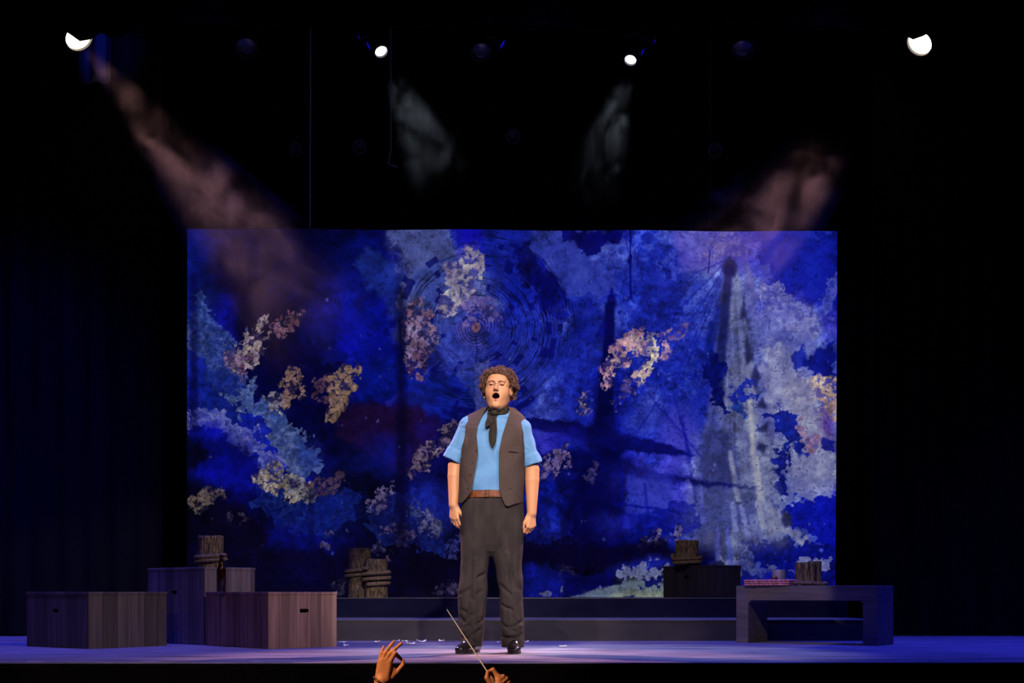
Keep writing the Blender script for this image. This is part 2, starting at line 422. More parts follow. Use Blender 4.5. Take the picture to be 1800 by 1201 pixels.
        t = fbm(x, y, 7, 450 + seed, 3)
        ridge = 1 - np.abs(fbm(x, y, 12, 470 + seed, 3) - .5) * 8
        k = np.clip(.35 * rim + .55 * np.clip(ridge, 0, 1) * .8 + .25 * (t - .3), 0, 1)[..., None]
        put(sl, m, (rgb(col) * (1 - k) + rgb(hi) * k) * (.65 + .7 * t)[..., None])
    def flakes(P, col, col2, a=1., s=9., gap=.10, seed=0, warp=10., dens=.5, sxy=(1., 1.), dark=(6, 4, 40), rot=0., fill=False):
        """flaking paint: cells of tan between dark cracks"""
        xx = [p[0] for p in P]; yy = [p[1] for p in P]
        sl = win(min(xx), min(yy), max(xx), max(yy), warp + 10)
        x = X[sl]; y = Y[sl]
        xw = x + WX[sl] * warp * 2 + wx[sl] * 16; yw = y + WY[sl] * warp * 2 + wy[sl] * 16
        d = sd_poly(xw, yw, P)
        inside = 1 - sst(-10, 12, d)
        if rot:
            c_, s_ = np.cos(rot), np.sin(rot); x, y = x * c_ + y * s_, -x * s_ + y * c_
        f1, f2, cv = vor((x + wx[sl] * 16) / sxy[0], (y + wy[sl] * 16) / sxy[1], s * 1.5, 500 + seed)
        n5 = fbm(x, y, 7, 580 + seed, 4)
        n = fbm(x, y, 16, 520 + seed, 4)
        keep = sst(dens - .02, dens + .05, n * .9 + n5 * .7 + inside * .5 + (cv - .5) * .38 - .53) * sst(0.02, .25, inside)
        cell = sst(gap * .2, gap * 1.2, f2 - f1 + (n5 - .5) * .22)
        t = fbm(x, y, 6, 540 + seed, 3)
        k = np.clip(cv * .9 + (n - .5) * 1.3, 0, 1)[..., None]
        k2 = fbm(X[sl], Y[sl], 9, 560 + seed, 3)
        cell = cell * (1 - .75 * sst(.52, .62, k2))
        colr = (rgb(col) * (1 - k) + rgb(col2) * k) * (.6 + .8 * t)[..., None]
        if fill: put(sl, inside * .8 * a, rgb(dark))
        put(sl, a * keep * .55, rgb(dark))
        put(sl, a * keep * cell, colr)
    def glow(cx, cy, rx, ry, col, a=.6, rot=0.):
        sl = win(cx - rx * 2, cy - ry * 2, cx + rx * 2, cy + ry * 2, 4)
        x = X[sl] + WX[sl] * 40 - cx; y = Y[sl] + WY[sl] * 40 - cy
        if rot:
            c_, s_ = np.cos(rot), np.sin(rot); x, y = x * c_ + y * s_, -x * s_ + y * c_
        m = a * np.exp(-((x / rx) ** 2 + (y / ry) ** 2)) * (.55 + .9 * (t1[sl] - .1) + .3 * (t2[sl] - .5))
        put(sl, np.clip(m, 0, 1), rgb(col))
    def dim(cx, cy, rx, ry, k=.5, rot=0.):
        glow(cx, cy, rx, ry, (3, 2, 28), k, rot)

    # ---- left: dark sky with a sheaf of pale cloud ----
    dim(560, 430, 60, 90, .75); dim(400, 480, 60, 50, .8); dim(480, 560, 70, 50, .8)
    glow(350, 430, 30, 60, (10, 22, 120), .8, .4)
    glow(640, 440, 50, 40, (4, 12, 96), .8); glow(590, 560, 60, 90, (4, 11, 96), .7); glow(610, 600, 20, 26, (6, 8, 190), .8)
    region([(640, 430), (690, 455), (725, 520), (705, 560), (650, 505), (615, 460)], (26, 44, 128), .7, 6, 12, 8, .5)
    glow(660, 590, 40, 60, (4, 10, 120), .8)
    glow(600, 690, 80, 60, (4, 8, 90), .5)
    region([(395, 640), (560, 620), (600, 640), (560, 720), (520, 860), (470, 700), (420, 690)], (3, 3, 48), .9, 5, 22, 14, .3)
    region([(560, 700), (690, 720), (720, 820), (600, 800)], (6, 4, 44), .8, 9, 22, 10, .4)
    glow(352, 560, 26, 50, (28, 50, 130), .9)
    glow(390, 560, 20, 36, (16, 20, 180), .9)
    clouds([(332, 515), (352, 510), (385, 560), (410, 625), (430, 690), (408, 700), (360, 660), (335, 600)], (30, 48, 118), (92, 104, 168), .9, seed=1, thr=.44, scale=12)
    region([(335, 640), (400, 650), (440, 690), (420, 740), (350, 730)], (12, 26, 104), .7, 8, 18, 12, .6, grain=9)
    clouds([(395, 690), (448, 665), (456, 700), (492, 720), (500, 745), (548, 775), (560, 815), (530, 840), (500, 810), (470, 760), (430, 725)], (44, 62, 120), (118, 126, 168), .95, seed=2, thr=.40, scale=15)
    glow(545, 795, 18, 26, (24, 44, 140), .7); glow(485, 725, 16, 16, (20, 50, 130), .8)
    clouds([(340, 715), (372, 722), (415, 745), (450, 770), (490, 800), (515, 830), (498, 838), (440, 795), (400, 770), (345, 745)], (52, 58, 150), (128, 130, 186), .95, seed=3, thr=.42, scale=11)
    region([(340, 770), (420, 775), (480, 830), (470, 850), (380, 840), (335, 810)], (3, 3, 54), .8, 8, 18, 10, .5)
    glow(375, 760, 30, 16, (8, 10, 150), .8, .3); glow(370, 820, 44, 28, (8, 12, 150), .9); glow(425, 850, 34, 50, (6, 8, 130), .8)
    region([(332, 770), (372, 800), (352, 810), (331, 830)], (4, 3, 18), .8, 6, 10, 8, .5)
    # soft blue cloud banks lower left
    clouds([(455, 855), (560, 850), (640, 870), (640, 920), (570, 950), (500, 930), (450, 900)], (6, 16, 84), (34, 62, 140), .75, seed=4, thr=.50, scale=17)
    glow(500, 950, 60, 26, (6, 10, 104), .85); glow(590, 900, 50, 34, (8, 24, 112), .7)
    region([(331, 905), (400, 885), (470, 920), (470, 960), (560, 975), (700, 960), (820, 990), (820, 1060), (331, 1060)], (5, 3, 26), .93, 14, 20, 10, .5)
    glow(540, 1010, 60, 30, (4, 4, 50), .6)
    glow(350, 870, 20, 34, (4, 3, 16), .8)
    # middle
    region([(600, 720), (680, 712), (735, 722), (770, 745), (760, 800), (700, 830), (640, 800), (590, 770)], (24, 8, 44), .85, 9, 16, 10, .3)
    glow(750, 760, 26, 22, (26, 14, 110), .8); glow(770, 800, 20, 20, (10, 10, 100), .6)
    glow(680, 800, 40, 30, (10, 18, 130), .8); glow(640, 820, 50, 20, (8, 16, 110), .6)
    region([(660, 620), (700, 625), (700, 700), (640, 705), (620, 660)], (4, 16, 108), .6, 8, 14, 8, .5)
    region([(715, 660), (840, 660), (842, 740), (780, 735), (720, 715)], (12, 26, 122), .75, 6, 10, 8, .5, grain=10, sx=3, rot=.3)
    clouds([(650, 900), (690, 850), (760, 870), (790, 930), (790, 980), (720, 960), (660, 960)], (10, 18, 96), (40, 60, 150), .6, seed=6, thr=.44)
    glow(755, 880, 30, 44, (20, 34, 150), .8); glow(790, 910, 14, 40, (22, 36, 150), .7)
    # slate blue top and the wheel of rings
    region([(686, 398), (786, 398), (792, 436), (806, 446), (790, 475), (762, 500), (748, 540), (722, 548), (704, 500), (720, 455)], (66, 76, 140), .88, 2.5, 10, 9, .3)
    region([(722, 470), (800, 450), (830, 520), (800, 560), (770, 600), (735, 560)], (46, 60, 144), .7, 5, 12, 8, .5, grain=8)
    region([(700, 500), (716, 490), (720, 530), (704, 552), (696, 530)], (78, 84, 146), .85, 2, 8, 8, .5, grain=8)
    region([(792, 398), (850, 398), (846, 440), (800, 432)], (10, 12, 150), .6, 3, 10, 7, .3)
    glow(822, 415, 22, 22, (20, 12, 230), .8)
    region([(800, 436), (842, 430), (838, 466), (800, 466)], (52, 50, 184), .7, 5, 10, 8, .4)
    region([(845, 400), (930, 400), (930, 520), (850, 520)], (12, 22, 124), .6, 7, 14, 8, .5)
    region([(925, 470), (955, 440), (1000, 520), (1004, 560), (968, 560), (930, 510)], (5, 8, 92), .85, 5, 16, 10, .7, grain=8)
    region([(905, 440), (930, 420), (950, 470), (945, 505), (915, 490)], (3, 5, 70), .8, 4, 14, 10, .7, grain=8)
    region([(945, 445), (975, 425), (1012, 420), (1030, 450), (1070, 480), (1085, 505), (1050, 525), (1000, 508), (985, 490)], (40, 50, 156), .8, 3, 12, 9, .3)
    region([(985, 402), (1095, 402), (1085, 425), (1062, 422), (1045, 452), (1020, 430), (1012, 415), (990, 418)], (4, 4, 78), .9, 1.5, 6, 10, .3, ragged=5)
    region([(1000, 530), (1060, 530), (1060, 600), (1010, 600)], (7, 16, 108), .75, 7, 14, 10, .6)
    region([(860, 600), (960, 560), (990, 620), (940, 720), (900, 720)], (22, 34, 148), .6, 9, 14, 8, .5, grain=9)
    glow(880, 640, 26, 40, (10, 14, 110), .5)
    R = np.hypot(X - 838, (Y - 575) * 1.0); TH = np.arctan2(Y - 575, X - 838)
    Rw = R + WX * 10 + wx * 3.0
    ring = .5 + .5 * np.sin(Rw * (2 * np.pi / 4.9) + 2.4 * np.sin(Rw * .13) + 2 * np.sin(TH * 2 + Rw * .03))
    ring2 = fbm(Rw * 1.0, TH * 60, 3.2, 601, 3, 1, 9)
    am = sst(196, 150, R) * sst(3, 10, R) * (.55 + .6 * sst(.35, .65, fbm(X, Y, 60, 611, 3)))
    am *= np.where(np.cos(TH) < -.2, sst(150, 120, R), 1)
    C *= (1 - am * (.40 * sst(.55, .95, ring) * sst(.42, .60, ring2) + .26 * sst(.52, .75, ring2)))[..., None]
    C += (am * .13 * sst(.25, .0, ring) * sst(.5, .7, t1))[..., None] * rgb((120, 130, 220))
    seg = vn(np.floor(Rw / 11.), TH * 5.5, 641)
    put((slice(0, H), slice(0, W)), .75 * sst(.84, .86, seg) * sst(168, 160, R) * sst(52, 60, R), rgb((5, 6, 84)))
    sl = win(700, 440, 970, 740, 0)
    # inner heart of the wheel
    m = sst(46, 30, R) * (.55 + .45 * sst(-.3, .6, -np.sin(TH + .5))) * sst(.35, .5, t1)
    put((slice(0, H), slice(0, W)), .6 * m * sst(.35, .65, 1 - ring * .8), rgb((106, 88, 168)))
    put((slice(0, H), slice(0, W)), .8 * sst(9, 6, np.hypot(X - 837, (Y - 574) * .8)), rgb((128, 84, 88)))
    put((slice(0, H), slice(0, W)), .8 * sst(2.6, 1.4, np.hypot((X - 837) * 1.4, (Y - 574) * .5)), rgb((40, 20, 60)))
    put((slice(0, H), slice(0, W)), .5 * sst(2, .8, np.abs(X - 838 - wx * 8)) * sst(582, 590, Y) * sst(706, 690, Y), rgb((4, 6, 70)))
    region([(836, 636), (862, 632), (864, 680), (862, 734), (838, 734), (836, 700)], (62, 68, 140), .8, 2, 3, 4, .4, grain=8)
    region([(800, 640), (840, 640), (838, 700), (812, 668)], (44, 56, 140), .55, 3, 8, 8, .5, grain=6, sx=3)
    # white and tan flakes near the wheel
    flakes([(818, 440), (846, 446), (848, 480), (832, 490), (824, 515), (800, 545), (778, 552), (774, 530), (792, 500), (786, 470), (800, 470)], (150, 146, 176), (132, 118, 142), .95, 11, .035, 1, 5, .38, dark=(40, 36, 120))
    flakes([(783, 466), (800, 462), (806, 485), (793, 490)], (138, 130, 170), (120, 104, 130), .9, 8, .05, 2, 4, .36, dark=(40, 36, 120))
    flakes([(812, 528), (860, 520), (880, 560), (838, 566), (812, 575)], (104, 96, 172), (120, 96, 150), .7, 9, .08, 3, 6, .48, dark=(20, 20, 110))
    flakes([(720, 534), (742, 528), (760, 560), (772, 600), (756, 620), (738, 640), (722, 650), (712, 610), (716, 570)], (122, 108, 148), (112, 78, 104), .95, 8.5, .10, 4, 8, .42, (.8, 1.25))
    flakes([(735, 610), (752, 600), (752, 640), (738, 672), (720, 660)], (120, 86, 110), (96, 64, 84), .9, 8, .10, 5, 6, .46, (.8, 1.3))
    glow(760, 625, 20, 16, (4, 5, 60), .6)
    # left tan flakes
    flakes([(455, 568), (466, 556), (470, 585), (466, 610), (452, 640), (420, 660), (404, 640), (408, 612), (430, 590)], (138, 120, 146), (132, 118, 100), .95, 9.5, .07, 6, 8, .40)
    flakes([(396, 620), (440, 625), (436, 650), (425, 662), (400, 640)], (84, 48, 72), (120, 96, 130), .8, 9, .1, 7, 8, .46)
    flakes([(476, 575), (500, 552), (530, 548), (524, 572), (500, 594), (482, 590)], (116, 92, 106), (96, 60, 76), .9, 8, .14, 8, 8, .50)
    flakes([(508, 652), (530, 650), (528, 690), (505, 712), (492, 700)], (110, 84, 82), (120, 94, 84), .95, 10, .06, 9, 7, .42)
    flakes([(470, 692), (492, 700), (494, 722), (478, 724)], (140, 136, 150), (120, 110, 130), .9, 9, .05, 10, 6, .40)
    flakes([(545, 668), (575, 660), (578, 700), (556, 715)], (78, 50, 72), (96, 66, 74), .8, 9, .13, 11, 7, .48)
    flakes([(580, 668), (606, 646), (632, 640), (622, 690), (598, 720), (578, 738), (584, 700)], (124, 98, 98), (116, 92, 72), .95, 11, .06, 12, 8, .40, (1., 1.1))
    flakes([(452, 842), (476, 818), (500, 830), (512, 845), (545, 850), (540, 872), (512, 880), (480, 868)], (120, 108, 92), (134, 124, 120), .95, 8, .09, 13, 10, .42)
    flakes([(500, 830), (530, 845), (560, 870), (545, 882), (515, 870)], (132, 130, 110), (112, 110, 130), .9, 7, .06, 14, 8, .42)
    flakes([(535, 845), (600, 830), (600, 865), (560, 870)], (84, 66, 84), (60, 40, 60), .8, 8, .16, 15, 10, .54)
    flakes([(340, 880), (362, 860), (376, 868), (366, 890), (350, 904), (340, 898)], (104, 92, 72), (84, 70, 70), .9, 7, .12, 16, 7, .46)
    flakes([(376, 866), (390, 862), (390, 876), (378, 876)], (96, 84, 66), (84, 70, 70), .8, 6, .14, 17, 5, .5)
    flakes([(402, 905), (436, 900), (438, 922), (404, 922)], (54, 44, 70), (60, 50, 50), .6, 8, .16, 18, 10, .56)
    flakes([(568, 955), (584, 925), (592, 935), (580, 958)], (80, 70, 110), (64, 54, 74), .8, 6, .15, 19, 6, .5)
    flakes([(590, 1030), (606, 1022), (606, 1042), (594, 1048)], (60, 56, 76), (50, 44, 60), .7, 7, .15, 20, 6, .5)
    # flakes between the posts and the singer
    flakes([(722, 825), (736, 790), (756, 776), (790, 745), (806, 750), (800, 790), (770, 800), (752, 820), (726, 836)], (116, 100, 104), (92, 72, 104), .95, 8, .12, 21, 8, .50)
    flakes([(640, 895), (668, 868), (686, 846), (690, 870), (664, 892), (648, 908)], (84, 84, 140), (88, 74, 110), .9, 7, .14, 22, 8, .52, (1.2, .9))
    flakes([(675, 930), (700, 915), (725, 925), (735, 940), (712, 965), (690, 960), (680, 985), (690, 940)], (70, 56, 96), (84, 72, 110), .85, 8, .14, 23, 8, .54)
    flakes([(655, 965), (672, 945), (676, 960), (662, 975)], (70, 68, 120), (80, 76, 110), .8, 7, .12, 24, 5, .50)
    flakes([(735, 905), (756, 900), (770, 920), (790, 935), (770, 940), (745, 930)], (84, 84, 140), (92, 90, 120), .8, 7, .12, 25, 6, .52)
    flakes([(718, 890), (732, 880), (735, 910), (722, 912)], (70, 80, 140), (60, 70, 120), .7, 6, .12, 26, 5, .5)
    flakes([(770, 1035), (806, 1028), (812, 1040), (775, 1050)], (60, 50, 90), (70, 60, 90), .8, 6, .15, 27, 6, .54)
    flakes([(790, 950), (812, 945), (815, 975), (795, 978)], (44, 50, 120), (60, 66, 130), .6, 7, .12, 28, 5, .52)
    # ---- right hand side ----
    region([(1186, 403), (1320, 403), (1330, 440), (1250, 470), (1190, 470)], (72, 62, 186), .7, 12, 16, 8, .3)
    flakes([(1240, 420), (1262, 404), (1300, 410), (1312, 440), (1280, 444), (1240, 440)], (96, 88, 176), (104, 90, 160), .7, 8, .06, 30, 8, .48, dark=(44, 40, 150))
    region([(1325, 405), (1471, 405), (1471, 500), (1440, 520), (1380, 500), (1345, 470)], (14, 22, 140), .75, 12, 20, 10, .4)
    region([(1300, 450), (1320, 470), (1330, 520), (1330, 560), (1316, 540), (1306, 500)], (78, 78, 166), .8, 5, 8, 8, .4)
    region([(1335, 466), (1356, 460), (1356, 486), (1334, 500), (1345, 478)], (66, 66, 170), .6, 3, 5, 8, .4)
    clouds([(1330, 505), (1380, 490), (1400, 520), (1430, 550), (1432, 580), (1390, 575), (1350, 545)], (70, 72, 176), (124, 120, 184), .9, seed=30, thr=.42, scale=13)
    clouds([(1360, 570), (1400, 560), (1435, 585), (1420, 600)], (110, 108, 176), (150, 146, 180), .8, seed=31, thr=.46, scale=10)
    clouds([(1450, 495), (1471, 470), (1471, 560), (1440, 545)], (40, 50, 170), (100, 100, 190), .8, seed=32, thr=.46, scale=12)
    region([(1335, 540), (1430, 575), (1440, 640), (1440, 680), (1430, 700), (1380, 770), (1340, 760), (1325, 650)], (76, 80, 178), .75, 14, 18, 12, .45, ragged=8)
    region([(1350, 600), (1410, 615), (1400, 640), (1440, 690), (1420, 710), (1380, 750), (1345, 720), (1336, 650)], (112, 114, 176), .8, 7, 18, 12, .40, ragged=9)
    region([(1440, 618), (1471, 600), (1471, 670), (1435, 660), (1410, 630)], (5, 12, 100), .9, 3, 9, 10, .5)
    region([(1395, 620), (1415, 605), (1420, 640), (1400, 650)], (10, 20, 124), .8, 3, 9, 9, .5)
    region([(1390, 665), (1430, 670), (1440, 720), (1471, 760), (1471, 800), (1420, 790), (1392, 740)], (112, 110, 158), .8, 7, 14, 10, .3)
    flakes([(1432, 668), (1471, 656), (1471, 730), (1450, 725), (1436, 700)], (140, 116, 92), (150, 134, 140), .95, 9, .06, 31, 6, .36, (1, 1.2), dark=(30, 22, 110))
    flakes([(1385, 745), (1410, 735), (1425, 760), (1440, 770), (1430, 790), (1405, 770)], (134, 110, 130), (120, 84, 100), .85, 10, .06, 32, 8, .44, dark=(30, 26, 120))
    glow(1462, 745, 12, 26, (56, 24, 100), .8)
    clouds([(1345, 725), (1372, 715), (1400, 735), (1410, 790), (1380, 790), (1350, 750)], (6, 16, 104), (10, 24, 130), .9, seed=33, thr=.46, scale=15)
    region([(1370, 800), (1400, 795), (1471, 800), (1471, 850), (1420, 850), (1380, 830)], (104, 106, 160), .85, 8, 14, 10, .35)
    region([(1450, 765), (1471, 770), (1471, 795), (1445, 785)], (4, 8, 84), .85, 3, 8, 8, .4)
    clouds([(1362, 795), (1385, 788), (1400, 820), (1385, 850), (1400, 870), (1370, 860)], (5, 10, 90), (8, 20, 120), .9, seed=34, thr=.44, scale=13)
    region([(1400, 840), (1471, 850), (1471, 880), (1430, 878), (1390, 868)], (92, 96, 160), .8, 6, 12, 10, .35)
    region([(1350, 890), (1390, 885), (1400, 930), (1440, 960), (1420, 965), (1380, 935), (1345, 945)], (108, 112, 158), .85, 5, 10, 10, .35)
    clouds([(1370, 890), (1410, 876), (1471, 885), (1471, 950), (1450, 955), (1410, 930)], (6, 12, 128), (10, 18, 150), .95, seed=35, thr=.38, scale=18)
    clouds([(1320, 960), (1350, 945), (1400, 950), (1471, 960), (1471, 1010), (1440, 1030), (1390, 1000), (1330, 985)], (4, 8, 84), (8, 16, 110), .95, seed=36, thr=.40, scale=18)
    clouds([(1260, 980), (1300, 972), (1360, 985), (1350, 1010), (1300, 1005)], (84, 88, 124), (110, 112, 140), .9, seed=37, thr=.46, scale=16)
    clouds([(1390, 985), (1430, 975), (1471, 990), (1471, 1008), (1430, 1010), (1395, 1005)], (90, 94, 150), (120, 122, 160), .8, seed=38, thr=.50, scale=12)
    clouds([(1300, 1000), (1420, 1000), (1471, 1030), (1471, 1060), (1300, 1060)], (4, 6, 84), (10, 20, 120), .8, seed=39, thr=.42, scale=18)
    glow(1335, 1000, 40, 20, (8, 16, 120), .7)
    # the ship: furled mainsail, faint and soft edged
    def streak(P0, P1, w0, w1, col, a, soft):
        (x0, y0), (x1, y1) = P0, P1
        sl = win(min(x0 - w0, x1 - w1), y0, max(x0 + w0, x1 + w1), y1, soft * 2 + 4)
        x = X[sl]; y = Y[sl]; t = np.clip((y - y0) / (y1 - y0 + 1e-6), 0, 1)
        c = x0 + (x1 - x0) * t; w = w0 + (w1 - w0) * t
        m = a * sst(w + soft, w - soft, np.abs(x - c + wx[sl] * 3)) * sst(y0 - soft, y0 + soft, y) * sst(y1 + soft, y1 - soft, y)
        put(sl, m, rgb(col) * (.75 + .5 * t1[sl])[..., None])
    sl = win(1200, 450, 1420, 1000, 10)
    xx_, yy_ = X[sl], Y[sl]
    tt = np.clip((yy_ - 452) / (960 - 452), 0, 1)
    lf = 1275 - 50 * tt - 26 * sst(.45, 1, tt); rt = 1296 + 78 * tt + 20 * sst(.5, 1, tt)
    u = (xx_ - lf) / (rt - lf)
    ins = sst(-.08, .04, u) * sst(1.06, .92, u) * sst(448, 470, yy_) * sst(985, 940, yy_)
    fold = fbm(u * 30 + 3, yy_ / 40., 2.2, 701, 4, 1, 1.6)
    base = rgb((98, 102, 142)) * (.45 + 1.0 * fold)[..., None]
    keepc = .62 + .38 * sst(.45, .6, fbm(xx_, yy_, 44, 711, 4))
    put(sl, ins * .72 * keepc, base)
    streak((1283, 456), (1283, 474), 13, 16, (30, 34, 84), .9, 7); region([(1272, 470), (1274, 452), (1283, 446), (1293, 452), (1296, 470), (1290, 482), (1276, 482)], (20, 24, 70), .85, 5, 1, 2, .2)
    streak((1283, 462), (1283, 480), 7, 9, (6, 8, 66), .9, 3)
    streak((1281, 470), (1262, 690), 8, 11, (14, 18, 66), .88, 5)
    streak((1266, 530), (1246, 620), 5, 8, (10, 20, 90), .7, 4)
    streak((1250, 560), (1243, 640), 4, 8, (8, 16, 84), .7, 4)
    streak((1298, 500), (1306, 620), 3, 4, (74, 80, 140), .6, 3)
    for (P) in ([(1308, 520), (1314, 556), (1300, 558)], [(1314, 584), (1326, 628), (1312, 640), (1310, 600)],
                [(1330, 640), (1338, 662), (1328, 682), (1320, 660)], [(1342, 695), (1350, 716), (1328, 714)],
                [(1353, 738), (1350, 758), (1328, 756)], [(1335, 775), (1352, 782), (1344, 796), (1332, 788)],
                [(1380, 898), (1394, 904), (1398, 922), (1382, 928), (1375, 912)]):
        region(P, (24, 26, 62), .9, 4, 1, 2, .2)
    clouds([(1228, 630), (1258, 622), (1275, 650), (1270, 690), (1275, 720), (1240, 700), (1240, 660)], (4, 8, 76), (8, 16, 100), .95, seed=40, thr=.36, scale=16)
    clouds([(1288, 672), (1312, 668), (1320, 690), (1300, 702)], (14, 24, 130), (20, 30, 150), .9, seed=41, thr=.40, scale=12)
    clouds([(1290, 700), (1320, 712), (1312, 730), (1290, 718)], (16, 36, 110), (20, 44, 120), .9, seed=42, thr=.42, scale=10)
    clouds([(1195, 600), (1235, 620), (1240, 660), (1215, 690), (1190, 650)], (10, 22, 118), (50, 62, 150), .7, seed=43, thr=.5, scale=12)
    clouds([(1230, 900), (1270, 870), (1300, 890), (1330, 900), (1310, 930), (1250, 930)], (12, 22, 96), (30, 40, 110), .5, seed=44, thr=.42)
    region([(1240, 745), (1290, 760), (1300, 840), (1260, 900), (1222, 880), (1230, 800)], (30, 34, 90), .75, 10, 10, 8, .4)
    region([(1230, 860), (1330, 858), (1345, 900), (1300, 930), (1230, 950), (1215, 900)], (50, 56, 104), .75, 10, 8, 8, .25)
    region([(1196, 700), (1232, 740), (1236, 790), (1200, 830), (1170, 800), (1165, 740)], (44, 50, 180), .55, 12, 12, 8, .3)
    glow(1190, 770, 26, 50, (52, 48, 190), .7)
    for x0, y0, x1, y1, w, c in ((1290, 880, 1296, 935, 5, (88, 94, 176)), (1305, 886, 1318, 945, 5, (92, 98, 180)), (1280, 925, 1290, 1000, 4, (66, 74, 180)), (1264, 925, 1264, 985, 4, (60, 66, 140)), (1335, 880, 1345, 930, 6, (108, 112, 160)), (1320, 700, 1326, 800, 4, (130, 130, 160)), (1232, 830, 1238, 920, 4, (70, 76, 180)), (1285, 790, 1300, 880, 5, (104, 108, 150)), (1330, 800, 1340, 880, 7, (120, 122, 158))):
        streak((x0, y0), (x1, y1), w * .8, w, c, .9, 3)
    # rigging fans out from the masthead
    def rope(P, w, col, a, soft=1.2):
        xx = [p[0] for p in P]; yy = [p[1] for p in P]; sl = win(min(xx), min(yy), max(xx), max(yy), 8)
        d = sd_line(X[sl] + wx[sl] * 4, Y[sl] + wy[sl] * 4, P)
        put(sl, a * sst(w + soft, max(0, w - soft), d), rgb(col))
    for P in ([(1272, 455), (1225, 475), (1130, 555)], [(1270, 462), (1195, 540), (1120, 600)], [(1272, 470), (1215, 560)], [(1268, 480), (1200, 640)], [(1272, 480), (1185, 700)]):
        rope(P, 1.2, (12, 22, 120), .55, 2)
    rope([(1247, 436), (1246, 476)], .8, (4, 4, 80), .9)
    # small mast, yards and their shrouds
    rope([(1108, 402), (1108, 455)], 1.3, (2, 3, 56), .9); rope([(1108, 455), (1109, 525)], 1.8, (3, 4, 80), .8)
    rope([(1108, 450), (1107, 458)], 4, (3, 4, 60), .8)
    rope([(1122, 430), (1121, 465)], 1, (6, 8, 100), .6); rope([(1098, 410), (1107, 450)], 1, (6, 8, 100), .6); rope([(1120, 430), (1108, 450)], 1, (6, 8, 100), .6)
    rope([(1109, 525), (1110, 610)], 1, (50, 60, 180), .5)
    streak((1075, 504), (1076, 520), 2, 4, (3, 4, 84), .8, 2); streak((1075, 516), (1075, 532), 8, 7, (3, 4, 76), .85, 3)
    streak((1073, 528), (1070, 640), 9, 11, (2, 3, 60), .95, 4); streak((1066, 560), (1055, 590), 5, 9, (3, 4, 80), .75, 4)
    streak((1068, 630), (1063, 760), 13, 17, (2, 3, 50), .95, 5); streak((1062, 740), (1052, 990), 24, 52, (2, 2, 44), .9, 9)
    streak((1087, 660), (1088, 760), 2, 3, (4, 6, 90), .6, 3); streak((1048, 650), (1046, 760), 2, 3, (5, 8, 90), .4, 3)
    region([(925, 733), (1000, 740), (1100, 762), (1190, 785), (1225, 800), (1180, 800), (1080, 790), (990, 762), (925, 750)], (3, 4, 62), .92, 3, 3, 5, .3)
    region([(950, 795), (1040, 790), (1100, 815), (1180, 834), (1330, 856), (1180, 850), (1100, 840), (1020, 830), (950, 815)], (3, 4, 60), .85, 5, 3, 6, .3)
    region([(1010, 838), (1090, 822), (1095, 960), (1000, 965)], (3, 3, 56), .75, 9, 10, 8, .3)
    glow(975, 772, 40, 16, (34, 30, 180), .8); glow(1010, 785, 26, 10, (22, 34, 150), .6)
    region([(1100, 840), (1180, 850), (1190, 890), (1150, 905), (1100, 900)], (38, 46, 172), .75, 7, 8, 8, .35)
    glow(1140, 850, 50, 26, (44, 50, 180), .7); glow(1090, 920, 40, 18, (30, 36, 170), .6); glow(1120, 740, 40, 30, (24, 34, 160), .5)
    rope([(1080, 885), (1150, 893), (1230, 905)], 2, (4, 6, 96), .75, 2); rope([(1095, 820), (1094, 930)], 3, (5, 8, 110), .5, 3)
    rope([(1134, 850), (1142, 905)], 2, (6, 8, 110), .6, 2); rope([(1140, 690), (1200, 760), (1232, 800)], 1.5, (8, 12, 110), .5, 2)
    rope([(1185, 690), (1215, 800)], 1.5, (8, 12, 110), .5, 2); rope([(1120, 760), (1160, 700)], 1.2, (8, 12, 110), .5, 2); rope([(1200, 730), (1225, 880)], 3, (6, 8, 100), .5, 3)
    clouds([(1120, 920), (1180, 895), (1220, 890), (1225, 930), (1180, 940)], (6, 10, 96), (14, 24, 130), .8, seed=50, thr=.44, scale=16)
    glow(1215, 915, 30, 22, (56, 62, 150), .6)
    # peach clouds
    flakes([(1062, 650), (1078, 612), (1110, 588), (1132, 580), (1130, 620), (1104, 632), (1080, 660), (1062, 680)], (160, 136, 142), (132, 92, 118), .95, 8, .07, 50, 8, .42, dark=(20, 18, 100))
    flakes([(1138, 595), (1150, 588), (1156, 620), (1146, 648), (1128, 668), (1118, 660), (1136, 640)], (176, 166, 164), (140, 116, 128), .95, 9, .05, 51, 6, .38, dark=(40, 36, 130))
    flakes([(1164, 585), (1176, 580), (1176, 622), (1164, 630)], (140, 112, 138), (120, 90, 126), .9, 7, .08, 52, 6, .42, dark=(30, 26, 120))
    flakes([(1180, 590), (1200, 565), (1206, 575), (1194, 596)], (110, 92, 130), (110, 80, 120), .8, 7, .10, 53, 6, .46, dark=(30, 26, 120))
    flakes([(1022, 700), (1032, 690), (1036, 712), (1026, 730)], (126, 110, 140), (110, 90, 130), .9, 6, .10, 54, 4, .42)
    flakes([(1076, 700), (1086, 700), (1084, 718), (1078, 716)], (130, 120, 160), (110, 96, 140), .8, 6, .10, 55, 3, .44)
    flakes([(1094, 676), (1108, 664), (1112, 690), (1096, 694)], (90, 76, 150), (110, 84, 130), .6, 7, .10, 56, 4, .48)
    flakes([(948, 830), (962, 800), (990, 790), (1002, 782), (994, 815), (975, 840), (955, 855)], (92, 80, 140), (104, 84, 120), .9, 7, .12, 57, 6, .50, (1.2, .8), rot=-.6)
    flakes([(1030, 840), (1050, 815), (1050, 840), (1036, 850)], (50, 44, 96), (56, 46, 90), .7, 6, .14, 58, 5, .52)
    flakes([(1130, 965), (1150, 935), (1166, 945), (1160, 965)], (88, 84, 120), (90, 76, 100), .85, 7, .12, 59, 6, .50)
